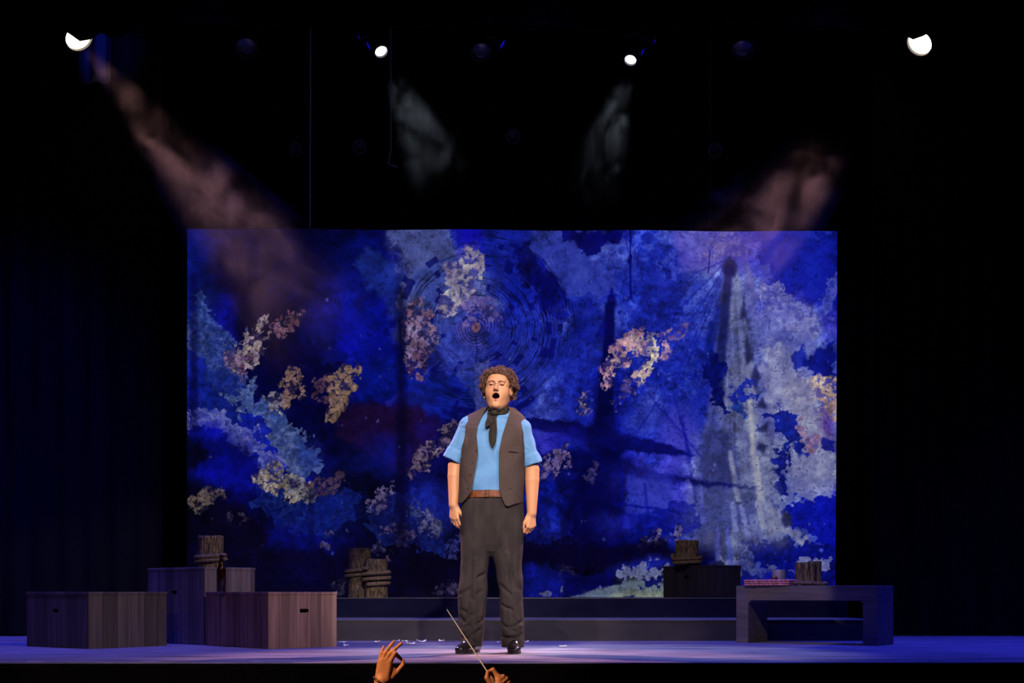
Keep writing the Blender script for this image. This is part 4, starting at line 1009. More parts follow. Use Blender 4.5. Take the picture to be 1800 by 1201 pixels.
for i, (px, py, sz, lb) in enumerate(SCR): tag(scrap(px, py, sz, i + 3), lb, 'petal', 'white petals scattered on the floor')
M_TAPE = plain('pale tape', (.45, .42, .55), .5)
TP = [(62, 60, 'leftmost pale tape mark along the stage edge'), (262, 48, 'tape mark on the stage edge below the far left box'), (455, 44, 'tape mark on the stage edge below the brown plank box'),
      (666, 56, 'tape mark on the edge beside the raised left hand'), (850, 40, 'tape mark on the edge just behind the baton'), (1046, 30, 'short tape mark on the edge right of the singer'), (1240, 36, 'tape mark on the edge before the dark box'),
      (1436, 40, 'tape mark on the edge before the bench'), (1632, 44, 'rightmost tape mark along the stage edge')]
for px, w, lb in TP:
    c = at(px, 1163, 6.99); ww = w * .5 * 7. / FPX * .5
    b = MB().box(-ww, -.02, 0, ww, .02, .0012).build('floor_tape', M_TAPE, smooth=False); b.location = (c.x, 6.985, .0004)
    tag(b, lb, 'tape', 'tape marks along the stage edge')

# ======================= lanterns overhead =======================
M_CAN = plain('black lantern metal', (.012, .012, .014), .45, .3)
def emit(name, col, strength):
    m, N, L = material(name); N.remove(N['Principled BSDF']); e = N.new('ShaderNodeEmission')
    e.inputs[0].default_value = (*col, 1); e.inputs[1].default_value = strength; L.new(e.outputs[0], N['Material Output'].inputs['Surface']); return m
def lantern(pos, tgt, r, length, lens_mat, label, group, pipe_z, ring=False):
    root = empty('stage_lantern', pos); d = (Vector(tgt) - Vector(pos)).normalized()
    M = d.to_track_quat('Z', 'Y').to_matrix()       # local z = beam
    def T(mb): 
        mb.v = [tuple(M @ Vector(v)) for v in mb.v]; return mb
    T(MB().lathe([(r * .55, -length), (r * .75, -length * .96), (r * 1.05, -length * .55), (r * 1.08, -.03), (r * 1.16, -.028), (r * 1.16, .0), (r * 1.03, .0), (r * 1.0, -.035), (r * .5, -length * .9)], n=32)).build('lantern_housing', M_CAN, root)
    T(MB().lathe([(.0005, -.010), (r * .6, -.012), (r * .98, -.022), (r * .98, -.032), (.0005, -.032)], n=40)).build('lantern_lens', lens_mat, root)
    P = [Vector((-r * 1.15, 0, -length * .45)), Vector((-r * 1.35, 0, -length * .45))]
    side = M @ Vector((1, 0, 0)); side.z = 0; side.normalize(); cc = M @ Vector((0, 0, -length * .45)); up = Vector((0, 0, 1)); H = r * 1.9 + .06
    Y_ = [cc + side * r * 1.06, cc + side * r * 1.4, cc + side * r * 1.4 + up * H, cc - side * r * 1.4 + up * H, cc - side * r * 1.4, cc - side * r * 1.06]
    MB().tube(Y_, .011, 8).build('lantern_yoke', M_CAN, root)
    top = cc + up * H
    MB().tube([top, top + up * .06], .02, 8).build('lantern_clamp', M_CAN, root)
    tag(root, label, 'stage light', group)
    return Vector(pos) + top + up * .085
def lens(name, col, s): return emit(name, col, s)
WARM = lens('glowing warm lens', (1., .80, .62), 7.0); COOL = lens('glowing white lens', (.86, .93, 1.), 3.0); BLUE = lens('added blue lens glow', (.01, .015, 1.), .28); OFF = plain('unlit glass lens', (.06, .06, .09), .15, 0., .8)
tops = []
def push(p, t, k=.03):                       # the lens sits a hand's breadth behind the light's point
    return Vector(p) - (Vector(t) - Vector(p)).normalized() * k
gl = 'lit stage lanterns'
tops.append(lantern(push(LANTERN_L, T1), T1, .112, .34, WARM, 'big warm glowing lantern in the upper left corner', gl, 0))
tops.append(lantern(push(LANTERN_R, T2), T2, .104, .34, WARM, 'big warm glowing lantern in the upper right corner', gl, 0))
tops2 = [lantern(push(LANTERN_CL, T3), T3, .056, .26, COOL, 'round white glowing lantern left of centre, full disc showing', gl, 0),
         lantern(push(LANTERN_CR, T4), T4, .052, .26, COOL, 'round white glowing lantern right of centre', gl, 0)]
gb = 'added small blue lanterns'  # blue-lit housing parts stand here as added glowing lanterns
for i_, (px, py, tx, lb, r) in enumerate( ((629, 66, -7, 'added faint blue lantern, leftmost of the pair beside the white left-centre lantern', .036), (646, 81, -6, 'added blue lantern touching the white left-centre lantern', .050), (885, 79, 5, 'added small blue lantern high in the middle', .045), (1131, 92, 6, 'added blue lantern just right of the white right-centre lantern', .046), (1152, 73, 7, 'added smaller blue lantern furthest right of the white right-centre lantern', .036))):
    q = at(px, py, (12.05, 11.75, 11.5, 11.75, 12.05)[i_]); tops2.append(lantern(q, (q.x + tx, 10.2, 1.6), r, .2, BLUE, lb, gb, 0))
gu = 'unlit lanterns'
for px, py, lb in ((433, 84, 'dark unlit lantern between the left corner and left-centre lights'), (1305, 88, 'dark unlit lantern between the right-centre and right corner lights'), (846, 92, 'dark unlit lantern beside the blue middle one')):
    q = at(px, py, 12.4 if px == 846 else 11.4); tops2.append(lantern(q, (q.x * .6, 8.0, 0), .085, .3, OFF, lb, gu, 0))
z2 = max(t.z for t in tops2) + .14; z1 = max(t.z for t in tops)
for (tt, zz, yy, lb) in ((tops2, z2, 11.62, 'black lighting pipe over centre stage carrying the white and blue lanterns'),):
    root = empty('lighting_pipe', (0, yy + .08, zz)); MB().tube([(-7.5, 0, 0), (7.5, 0, 0)], .024, 12).build('pipe', M_CAN, root)
    for t in tt: MB().tube([(t.x, t.y - yy - .08, t.z - zz - .022), (t.x, 0, 0)], .012, 8).build('pipe_clamp', M_CAN, root)
    for x in (-6, -2, 2, 6): MB().tube([(x, 0, 0), (x, 0, 7.98 - zz)], .004, 6).build('hanging_cable', M_CAN, root)
    tag(root, lb, 'pipe')
for t, lb, s in ((tops[0], 'vertical boom pipe carrying the upper left corner lantern', -1), (tops[1], 'vertical boom pipe carrying the upper right corner lantern', 1)):
    root = empty('lighting_pipe', (t.x, t.y, t.z - .08)); MB().tube([(0, 0, 0), (0, 0, 7.98 - t.z + .08)], .024, 12).build('pipe', M_CAN, root); tag(root, lb, 'pipe')
# second row of dark fixtures lower down, loose cables
M_DIM = plain('scuffed grey metal', (.10, .10, .12), .5, .2)
for px, py, lb in ((520, 264, 'small dark floodlight low at left above the backdrop'), (632, 258, 'small dark floodlight right of the blue-lit cable'), (1257, 264, 'small dark floodlight low at right above the backdrop'), (902, 240, 'small dark floodlight above the middle of the backdrop')):
    q = at(px, py, 12.4); root = empty('floodlight', q)
    MB().lathe([(.03, -.10), (.055, -.08), (.062, -.01), (.068, 0), (.058, 0), (.03, -.07)], n=20, M=Matrix.Rotation(PI * .62, 3, 'X')).build('floodlight_housing', M_DIM, root)
    MB().tube([(0, 0, .03), (0, .02, .12), (0, .02, 7.98 - q.z)], .004, 6).build('hanging_cable', M_CAN, root)
    tag(root, lb, 'stage light', 'small dark floodlights')
M_CABLE = plain('pale cable sheath', (.5, .5, .65), .5)
q = at(545, 400, 10.7); tag(MB().tube([(0, 0, 0), (.004, 0, 1.2), (0, 0, 6.6 - q.z)], .0045, 8).build('hanging_cable', M_CABLE, loc=q), 'thin blue-lit cable hanging left of centre down to the backdrop', 'cable')
q = at(1248, 400, 10.7); tag(MB().tube([(0, 0, 0), (.004, 0, 1.2), (0, 0, 6.6 - q.z)], .003, 8).build('hanging_cable', M_DIM, loc=q), 'faint thin cable hanging right of centre down to the backdrop', 'cable')
q = at(687, 266, 10.9); tag(MB().tube([(.055, 0, -.135), (-.024, 0, -.105), (0, 0, 0), (.0, 0, 6.6 - q.z)], .0035, 8).build('hanging_hook', M_CABLE, loc=q), 'bent wire hook hanging beside the left-centre smoke', 'hook')
# ======================= the singer =======================
YM = 8.0
def mx(px): return (px - 900.) * YM / FPX
def mz(py): return EYE + (HOR - py) * YM / FPX
def T_(rows):
    """rows: image row, left column, right column, depth centre offset, half depth -> section table (z rising)"""
    R = [(mz(r[0]), (mx(r[1]) + mx(r[2])) / 2, YM + r[3], (mx(r[2]) - mx(r[1])) / 2, r[4]) for r in rows]
    return sorted(R)
def folds(parts):
    """cloth creases: sum of skewed sine waves (amp, kx, ky, kz, phase), broken up in height"""
    def f(X, Y, Z):
        s = 0
        for a, kx, ky, kz, ph in parts: s = s + a * np.sin(kx * X + ky * Y + kz * Z + ph + 1.3 * np.sin(9 * Z + ph) + .8 * np.sin(13 * X + 2 * ph))
        return s.astype(np.float32) if hasattr(s, 'astype') else s
    return f
TORSO = T_([(722, 858, 892, .035, .050), (727, 850, 900, .030, .060), (733, 835, 911, .022, .075), (742, 822, 918, .012, .095), (756, 817, 921, .0, .112), (780, 814, 922, -.004, .122),
            (810, 812, 922, -.006, .126), (840, 810, 921, -.008, .132), (865, 811, 920, -.006, .132), (890, 811, 919, .0, .125), (905, 811, 919, .0, .122)])
LEG_L = T_([(880, 812, 866, .0, .110), (905, 810, 866, .0, .110), (930, 809, 866, .0, .108), (960, 810, 862, .0, .098), (985, 811, 859, .0, .088), (1010, 808, 857.5, -.002, .080), (1040, 805.5, 856, -.004, .078),
            (1070, 806, 853, .0, .078), (1100, 808, 850, .004, .078), (1125, 810, 848, .008, .080), (1136, 810.5, 847.5, .008, .082)])
LEG_R = T_([(880, 862, 919, .0, .110), (905, 862, 920, .0, .110), (930, 862, 921, .0, .108), (960, 864, 919.5, .0, .098), (985, 867, 918, .0, .088), (1010, 873, 918, -.002, .080), (1040, 877, 919.5, -.004, .078),
            (1070, 878, 921, .0, .078), (1100, 880, 922.5, .004, .078), (1125, 881.5, 921.5, .008, .080), (1138, 882, 920.5, .008, .082)])
HIP = T_([(868, 815, 917, .0, .122), (885, 811, 919, .0, .124), (905, 809, 920, .002, .126), (930, 809, 921, .004, .120), (945, 811, 919, .004, .112), (958, 822, 908, .002, .100), (970, 845, 884, .0, .08), (978, 856, 870, .0, .05)])
def front(T, px, pz, p=2.2, grow=0.):
    """depth of the front surface of a section table at a column and row"""
    T = np.array(T); z = mz(pz); g = [np.interp(z, T[:, 0], T[:, i]) for i in (1, 2, 3, 4)]
    u = min(.995, abs((mx(px) - g[0]) / (g[2] + grow))); return float(g[1] - (g[3] + grow) * (1 - u ** p) ** (1 / p))
def hand(F, wrist, f, u, n, size, curls, tcurl, k=.006, spread=(-.10, 0., .07, .16), r0=.0088, taper_last=.8):
    """wrist point, finger direction f, thumb side u, palm normal n; curls: three angles for index..little finger"""
    f, u, n = Vector(f).normalized(), Vector(u).normalized(), Vector(n).normalized(); w = Vector(wrist); s = size
    def pt(a, b, c): return w + u * (a * s) + n * (b * s) + f * (c * s)
    # palm: fan of metacarpals
    base = [(.028, 0, .088), (.009, -.002, .092), (-.010, -.001, .087), (-.028, .002, .078)]
    for q, b in enumerate(base):
        F.cap(pt(b[0] * .55, .002, .012), pt(*b), .013 * s, .0112 * s, .012)
    F.cap(pt(.012, .008, .03), pt(-.014, .008, .055), .013 * s, .012 * s, .012)
    F.cap(pt(.018, .012, .018), pt(.030, .010, .045), .014 * s, .012 * s, .012)     # ball of the thumb
    tips = []
    lens = [(.042, .026, .022), (.046, .030, .023), (.042, .028, .023), (.034, .021, .020)]
    for q, (b, Ls, cs) in enumerate(zip(base, lens, curls)):
        p = pt(*b); ang = 0.; side = -spread[q]; rr = r0 * s * (1., 1.02, .97, .86)[q]
        for i, (l, c) in enumerate(zip(Ls, cs)):
            ang += c; d = (f * math.cos(ang) + n * math.sin(ang)); d = (d + u * side * math.cos(min(ang, 1.5))).normalized()
            e = p + d * (l * s); F.cap(p, e, rr * (1 - .07 * i), rr * (1 - .07 * (i + 1)), .0035); p = e
        tips.append(p)
    p = pt(.026, .010, .030); d1 = (u * tcurl[0][0] + n * tcurl[0][1] + f * tcurl[0][2]).normalized(); e = p + d1 * .040 * s
    F.cap(p, e, .0125 * s, .0105 * s, .008); p = e
    for (a, b, c), l, r in ((tcurl[1], .032, .0098), (tcurl[2], .026, .0088)):
        d = (u * a + n * b + f * c).normalized(); e = p + d * l * s; F.cap(p, e, r * s, r * s * .9, .004); p = e
    tips.append(p); return tips
HC = Vector((mx(876), YM - .005, mz(681.5)))       # between the eyes, middle of the head
HR = (Matrix.Rotation(math.radians(-7), 3, 'Z') @ Matrix.Rotation(math.radians(2.5), 3, 'Y') @ Matrix.Rotation(math.radians(-6), 3, 'X'))
def hp(x, y, z): return HC + HR @ Vector((x, y, z))
singer = empty('person', (mx(868), YM, 0))
SI = singer.matrix_basis
tag(singer, 'curly-haired singer in blue shirt, dark vest and neckerchief, mouth open, standing centre stage', 'person')
SO = np.array([singer.location.x, YM, 0], np.float32)
M_SKIN = vcol('skin', .48, .35, bump=.15)
def make_body():
    F = Field((mx(776), YM - .19, -.01), (mx(960), YM + .19, mz(632)), .003)
    F.loft(TORSO, .02, grow=-.024)
    F.loft(HIP, .02, grow=-.014); F.loft(LEG_L, .02, grow=-.018); F.loft(LEG_R, .02, grow=-.018)
    for x, dx in ((830, -.03), (902, .0)): F.cap((mx(x), YM + .045, .10), (mx(x), YM + .04, .045), .026, .026, .02); F.cap((mx(x), YM + .04, .04), (mx(x) + dx, YM - .06, .032), .024, .020, .02)
    # neck
    F.cap((mx(876), YM + .032, mz(732)), tuple(hp(0, .02, -.085)), .064, .060, .02)
    F.cap((mx(864), YM + .03, mz(742)), (mx(830), YM + .03, mz(760)), .030, .030, .03)
    F.cap((mx(888), YM + .03, mz(742)), (mx(910), YM + .03, mz(762)), .030, .030, .03)
    # arms: his right (left in view), his left
    A = ((mx(826), YM + .01, mz(758)), (mx(800), YM + .015, mz(820)), (mx(797.5), YM - .02, mz(888)))
    B = ((mx(915), YM + .01, mz(762)), (mx(935.5), YM + .015, mz(826)), (mx(934.5), YM - .02, mz(903)))
    for (s_, e_, w_) in (A, B):
        F.cap(s_, e_, .046, .0455, .003)
        m_ = tuple(Vector(e_).lerp(Vector(w_), .25)); F.cap(e_, m_, .0455, .0450, .003); F.cap(m_, w_, .0450, .0295, .003)
    # hands
    hand(F, A[2], (.06, -.10, -1), (.82, -.62, .0), (.62, .78, 0), .98, [(.35, .55, .4), (.40, .6, .45), (.42, .65, .45), (.45, .7, .5)], [(.55, .1, .75), (.25, .25, 1.), (.0, .3, 1.)])
    hand(F, B[2], (-.05, -.12, -1), (-.80, -.60, .0), (-.60, .80, 0), .98, [(.7, 1.1, .7), (.75, 1.15, .7), (.75, 1.15, .75), (.75, 1.2, .8)], [(.45, .1, .85), (.05, .3, 1.), (-.1, .45, 1.)])
    # head
    E = lambda c, r, k=.012, op='add': F.ell(tuple(hp(*c)), r, k, op, HR)
    C = lambda a, b, ra, rb, k=.008, op='add': F.cap(tuple(hp(*a)), tuple(hp(*b)), ra, rb, k, op)
    E((0, .012, .028), (.076, .094, .086)); E((0, -.030, .010), (.066, .058, .082), .02)
    E((0, -.030, -.062), (.053, .056, .080), .03); E((0, -.046, -.118), (.036, .038, .034), .03)
    for s_ in (-1, 1):
        C((s_ * .048, .0, -.072), (s_ * .019, -.048, -.122), .021, .019, .04)        # jaw line
        E((s_ * .043, -.044, -.042), (.028, .032, .036), .035)                            # cheek
        E((s_ * .033, -.097, -.001), (.019, .016, .013), .012, 'sub')                    # socket
        E((s_ * .032, -.076, -.001), (.0155, .0150, .0115), .004)                        # closed lid
        C((s_ * .012, -.087, .019), (s_ * .044, -.080, .020), .0095, .0085, .010)         # brow
        E((s_ * .0105, -.099, -.040), (.0078, .010, .0075), .006)                          # nostril wing
        F.ell(tuple(hp(s_ * .080, .010, -.022)), (.011, .018, .030), .006, 'add', HR @ Matrix.Rotation(s_ * -.35, 3, 'Z'))
        F.ell(tuple(hp(s_ * .090, .002, -.018)), (.006, .009, .016), .004, 'sub', HR)
        C((s_ * .021, -.094, -.044), (s_ * .037, -.082, -.080), .0022, .0022, .008, 'sub')  # smile fold
    C((0, -.082, .014), (0, -.105, -.030), .0080, .0095, .010); E((0, -.110, -.035), (.0105, .0115, .0095), .008)
    E((0, -.074, -.082), (.036, .022, .034), .024)                                     # lips pushed forward
    E((0, -.083, -.100), (.020, .0125, .0085), .006); C((-.018, -.084, -.066), (0, -.090, -.060), .0035, .0045, .006); C((.018, -.084, -.066), (0, -.090, -.060), .0035, .0045, .006)
    E((0, -.095, -.080), (.0235, .055, .0165), .004, 'sub'); E((0, -.095, -.072), (.017, .055, .0125), .004, 'sub')                           # open mouth
    C((0, -.094, -.108), (0, -.08, -.114), .004, .004, .01, 'sub')
    E((0, -.080, -.136), (.022, .018, .016), .016)                                     # chin
    P, Q = F.mesh()
    # skin colours; mouth and nostrils also carry painted shade
    loc = (P - np.array(HC)) @ np.array(HR)
    x, y, z = loc[:, 0], loc[:, 1], loc[:, 2]
    col = np.tile(np.array([.66, .33, .175]), (len(P), 1))
    def blend(m, c): 
        col[:] = col * (1 - m[:, None]) + np.array(c) * m[:, None]
    g = lambda cx, cy, cz, rx, ry, rz, e=2.: np.exp(-((((x - cx) / rx) ** 2 + ((y - cy) / ry) ** 2 + ((z - cz) / rz) ** 2) ** (e / 2)))
    for s_ in (-1, 1):
        blend(.35 * g(s_ * .045, -.07, -.035, .022, .05, .02), (.70, .26, .18))
        blend(.30 * g(s_ * .032, -.09, .004, .022, .03, .011), (.55, .24, .17))
        m = ((np.abs(z + .0060 - .0030 * ((x - s_ * .032) / .016) ** 2) < .0024) & (np.abs(x - s_ * .032) < .0175) & (y < -.07)); blend(m * .85, (.09, .035, .03))
        blend(.25 * g(s_ * .08, .0, -.02, .02, .04, .03), (.75, .27, .2))
        blend(.8 * g(s_ * .006, -.103, -.0475, .0045, .02, .004), (.22, .07, .05))  # nostrils painted dark in place of the shade of a hollow
    lip = (np.abs(x) < .021) & (z < -.0935) & (z > -.1075) & (y < -.074); blend(lip * .8, (.66, .25, .22))
    lip = (np.abs(((x / .0255) ** 2 + ((z + .0780) / .0225) ** 2) ** .5 - .98) < .12) & (y < -.070) & (z > -.094); blend(lip * .6, (.50, .18, .14))
    cav = ((x / .0250) ** 2 + ((z + .0780) / .0205) ** 2 < 1.) & (y < -.01) & (y > -.082); blend(cav * 1., (.012, .002, .002))  # mouth recess blackened: its shade is put into the colour
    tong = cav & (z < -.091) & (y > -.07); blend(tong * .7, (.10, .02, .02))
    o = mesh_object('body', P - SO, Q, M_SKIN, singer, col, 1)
    return o
make_body()

# ---- shirt ----
M_SHIRT = noisy('sky blue cotton', (.125, .31, .62), (.15, .355, .68), (30, 30, 30), .85, .3, .7, .15, spec=.2)
M_VEST = noisy('brown grey twill', (.060, .042, .040), (.085, .062, .060), (160, 160, 90), .8, .3, .7, .3, spec=.25)
M_TROUSER = noisy('faded charcoal denim', (.027, .023, .024), (.046, .039, .040), (26, 26, 7), .85, .32, .7, .3, spec=.2)
M_SCARF = noisy('black cotton scarf', (.022, .018, .015), (.038, .032, .027), (60, 60, 10), .8, spec=.2)
def make_shirt():
    F = Field((mx(774), YM - .18, mz(882)), (mx(958), YM + .18, mz(712)), .003)
    nf = folds([(.0030, 14, 0, 26, .4), (.0022, -22, 0, 34, 1.9), (.0014, 46, 0, 18, 2.7)])
    F.loft([r for r in TORSO if r[0] < mz(729) and r[0] > mz(886)] , .02, grow=-.010, noise=nf)
    F.loft(T_([(715, 858, 894, .028, .066), (725, 854, 898, .028, .072), (735, 840, 908, .02, .08)]), .02, grow=-.002)
    F.cap((mx(862), YM + .03, mz(737)), (mx(828), YM + .014, mz(748)), .052, .060, .03); F.cap((mx(890), YM + .03, mz(737)), (mx(913), YM + .014, mz(752)), .052, .060, .03)
    SL = ((mx(826), YM + .012, mz(751)), (mx(797.5), YM + .016, mz(806)))
    SR = ((mx(915), YM + .012, mz(756)), (mx(935.0), YM + .016, mz(813)))
    for (a, b), rr in ((SL, (.066, .060)), (SR, (.066, .055))):
        F.cap(a, b, rr[0], rr[1], .03); d = (Vector(b) - Vector(a)).normalized()
        c0 = Vector(b) - d * .030; c1 = Vector(b) + d * .010
        F.cap(tuple(c0), tuple(c1), rr[1] + .0075, rr[1] + .009, .0015)
        # square off the sleeve end and hollow it
        e = Vector(b) + d * .016
        sl, X, Y, Z = F.win([e.x - .13, e.y - .13, e.z - .14], [e.x + .13, e.y + .13, e.z + .06], .0)
        pl = (X - e.x) * d.x + (Y - e.y) * d.y + (Z - e.z) * d.z
        near = np.sqrt((X - e.x) ** 2 + (Y - e.y) ** 2 + (Z - e.z) ** 2) - .115
        armd = -np.maximum(-pl, near) ; F.mix(sl, np.maximum(-pl, near), .004, 'sub')
        F.cap(tuple(Vector(b) - d * .02), tuple(Vector(b) + d * .06), rr[1] - .004, rr[1] - .003, .003, 'sub')
        F.cap(tuple(c0 - d * .006 + Vector((0, 0, 0))), tuple(c0 - d * .004), rr[1] + .001, rr[1] + .001, .004)
    # keep what is between neckband and belt; hollow nothing, the vest covers the rest
    P, Q = F.mesh(); P = P.copy()
    # sleeve creases
    sl = np.abs(P[:, 0] - mx(868)) > .17
    q_ = np.sin(P[:, 2] * 31 + 2 * np.sin(P[:, 0] * 40)); w = (1 - 2 * np.abs(np.sin(P[:, 2] * 62 + P[:, 0] * 95 * np.sign(P[:, 0] - mx(868)) + 1.2 * q_))) * .0026 * (.4 + .6 * q_) + np.sin(P[:, 2] * 34 - P[:, 0] * 90 + 1) * .002
    P[:, 0] += w * sl; P[:, 1] += w * sl * .8
    o = mesh_object('shirt', P - SO, Q, M_SHIRT, singer, None, 1)
    return o
shirt = make_shirt()
# placket notch: shade under the scarf put in as a darker strip
def strip(pts, w, t, T, name, mat, parent, lift=.004, grow=-.006, local=True):
    """narrow ribbon laid over a section table; pts (col, row)"""
    R = []
    for i, (a, b) in enumerate(pts):
        a2, b2 = pts[min(i + 1, len(pts) - 1)]; a1, b1 = pts[max(i - 1, 0)]
        dx, dy = a2 - a1, b2 - b1; l = math.hypot(dx, dy) or 1; nx, ny = -dy / l * w / 2, dx / l * w / 2
        q = []
        for s_ in (-1, 1):
            A, B = a + nx * s_, b + ny * s_; q.append(Vector((mx(A), front(T, A, B, grow=grow) - lift, mz(B))))
        R.append([q[0], q[1], q[1] + Vector((0, -t, 0)), q[0] + Vector((0, -t, 0))])
    m = MB().rings(R); o = m.build(name, mat, parent); o.location = (-SO[0], -SO[1], 0); return o

M_PLACKET_SHADE = noisy('shaded blue cotton', (.07, .19, .42), (.09, .22, .46), (30, 30, 30), .85, spec=.2)
o = strip([(860.5, 786), (866.8, 800), (873, 786)], 1.3, .002, TORSO, 'placket_shade', M_PLACKET_SHADE, shirt, .0, -.008)
# ---- vest ----
PANEL_L = [(858, 712), (838, 722), (824, 729), (819, 738), (814.5, 752), (812, 770), (811.5, 790), (811, 806), (790, 810), (790, 885), (805, 885.5), (813, 886.5), (821, 879), (830, 868), (834, 845), (838, 822), (841.5, 800), (840, 785), (838.5, 767), (840.5, 752), (847, 735), (854, 722)]
PANEL_R = [(892, 712), (912, 727), (925, 736), (923.5, 752), (922.0, 775), (922, 795), (923, 810), (940, 812), (940, 880), (921, 884), (905, 889), (893, 893.5), (888, 891), (883, 880), (878.5, 866), (877.5, 840), (877.5, 800), (879, 790), (884, 767), (890, 748), (896, 728), (895, 721)]
def poly_sd(x, z, P):
    d = np.full(np.broadcast(x, z).shape, 1e9, np.float32); ins = np.zeros(d.shape, bool); n = len(P)
    for k in range(n):
        ax, ay = P[k]; bx, by = P[(k + 1) % n]; ex, ey = bx - ax, by - ay
        t = np.clip(((x - ax) * ex + (z - ay) * ey) / (ex * ex + ey * ey + 1e-12), 0, 1)
        d = np.minimum(d, (x - ax - ex * t) ** 2 + (z - ay - ey * t) ** 2)
        if ey: ins ^= ((ay > z) != (by > z)) & (x < ex * (z - ay) / ey + ax)
    d = np.sqrt(d); return np.where(ins, -d, d)
def make_vest():
    F = Field((mx(798), YM - .19, mz(899)), (mx(934), YM + .18, mz(712)), .0028)
    nf = folds([(.0022, 24, 0, 16, .2), (.0016, -30, 0, 30, 1.1), (.0010, 50, 0, 10, 2.)])
    T = T_([(716, 846, 904, .030, .064), (722, 836, 912, .028, .074), (730, 822, 924, .020, .088), (738, 817, 926, .014, .100), (748, 813.5, 925, .006, .112), (756, 812, 924, .0, .118)]) 
    T = sorted(T + [r for r in T_([(780, 811, 923.5, -.006, .130), (810, 809.5, 923.5, -.010, .136), (840, 807.5, 922.5, -.012, .142), (870, 805, 921, -.010, .144), (899, 803.5, 919, -.008, .146)])])
    sl, X, Y, Z, d = F.loft(T, op=None, noise=nf)
    outer = d; inner = d + .0085
    x2, z2 = X[:, 0, :], Z[0, 0, :][None, :]
    PL = [(mx(a), mz(b)) for a, b in PANEL_L]; PR = [(mx(a), mz(b)) for a, b in PANEL_R]
    fp = np.minimum(poly_sd(x2 + 0 * z2, z2 + 0 * x2, PL), poly_sd(x2 + 0 * z2, z2 + 0 * x2, PR))[:, None, :]
    bk = [(mx(a), mz(b)) for a, b in [(846, 712), (824, 729), (819, 740), (814, 756), (812, 806), (790, 808), (790, 884), (940, 884), (940, 810), (922, 808), (922, 756), (922, 742), (922, 732), (904, 712)]]
    bp = poly_sd(x2 + 0 * z2, z2 + 0 * x2, bk)[:, None, :]
    fr = sst_(YM + .03, YM - .0, Y)          # 1 in front, 0 behind
    region = fp * fr + bp * (1 - fr)
    shell = np.maximum(np.maximum(outer, -inner), region)
    F.V[sl] = np.minimum(F.V[sl], shell)
    P, Q = F.mesh(); return mesh_object('vest', P - SO, Q, M_VEST, singer, None, 1), T
def sst_(a, b, v):
    t = np.clip((v - a) / (b - a), 0, 1); return t * t * (3 - 2 * t)
vest, TV = make_vest()
M_BUTTON = plain('dark horn button', (.03, .02, .018), .3)
for px, py in ((838.6, 796), (832.8, 816), (827.8, 838.5), (823.5, 860.5)):
    o = MB().lathe([(.0005, .004), (.0055, .004), (.0068, .002), (.0068, -.001), (.0005, -.001)], n=14, M=Matrix.Rotation(PI / 2, 3, 'X')).build('button', M_BUTTON, vest)
    o.location = (mx(px) - SO[0], front(TV, px, py) - SO[1] - .0015, mz(py))
for pts in ([(894, 796.5), (906, 797.5), (919, 798)], [(895, 862), (907, 860), (918.5, 857)]):
    o = strip(pts, 2.2, .0035, TV, 'pocket_welt', M_VEST, vest, .0035, 0.)
# ---- neckerchief ----
def make_scarf():
    F = Field((mx(848), YM - .16, mz(796)), (mx(906), YM + .12, mz(708)), .0026)
    T = T_([(710, 858.5, 893.5, .022, .070), (716, 857.5, 894.5, .020, .074), (722, 856.5, 895.5, .018, .077), (731, 857, 896, .014, .078)])
    T2 = [(z + .012 * 0, a, b, c, d) for z, a, b, c, d in T]
    sl, X, Y, Z, d = F.loft(T2, op=None, noise=folds([(.002, 0, 30, 160, 0), (.0016, 20, 0, 240, 1)]))
    tilt = (X - mx(876)) * .10
    F.V[sl] = np.minimum(F.V[sl], np.maximum(d, -(d + .016)))
    kx, kz = 869, 729
    yk = front(TORSO, kx, 735) - .012
    F.ell((mx(kx), yk - .004, mz(kz)), (.026, .020, .020), .006)
    sl, X, Y, Z = F.win([-9, -9, -9], [9, 9, 9], 0)
    Tn = np.array(TORSO); z = Z.ravel(); g = [np.interp(np.minimum(z, mz(732)), Tn[:, 0], Tn[:, i])[None, None, :] for i in (1, 2, 3, 4)]
    u = np.minimum(.99, np.abs((X - g[0]) / g[2])); yf = g[1] - g[3] * (1 - u ** 2.2) ** (1 / 2.2)
    for P_, lift, th in (([(866, 732), (873, 729), (874, 760), (872.5, 781), (866.5, 794), (860.5, 781), (859.8, 764), (863, 748), (866, 740)], .011, .0045),
                         ([(857, 727), (869, 728), (872, 735), (870, 743), (863.5, 752), (853, 757.5), (853.8, 747), (857, 737)], .020, .0045)):
        pd = poly_sd(X[:, 0, :] + 0 * Z[0], Z[0, 0, :][None, :] + 0 * X[:, 0, :], [(mx(a_), mz(b_)) for a_, b_ in P_])[:, None, :]
        wav = .003 * np.sin(X * 420 + Z * 60)
        d2 = np.abs(Y - (yf - lift + wav)) - th
        F.mix(sl, np.maximum(pd, d2) + 0 * Y, .003)
    P, Q = F.mesh(); return mesh_object('neckerchief', P - SO, Q, M_SCARF, singer, None, 1)
make_scarf()
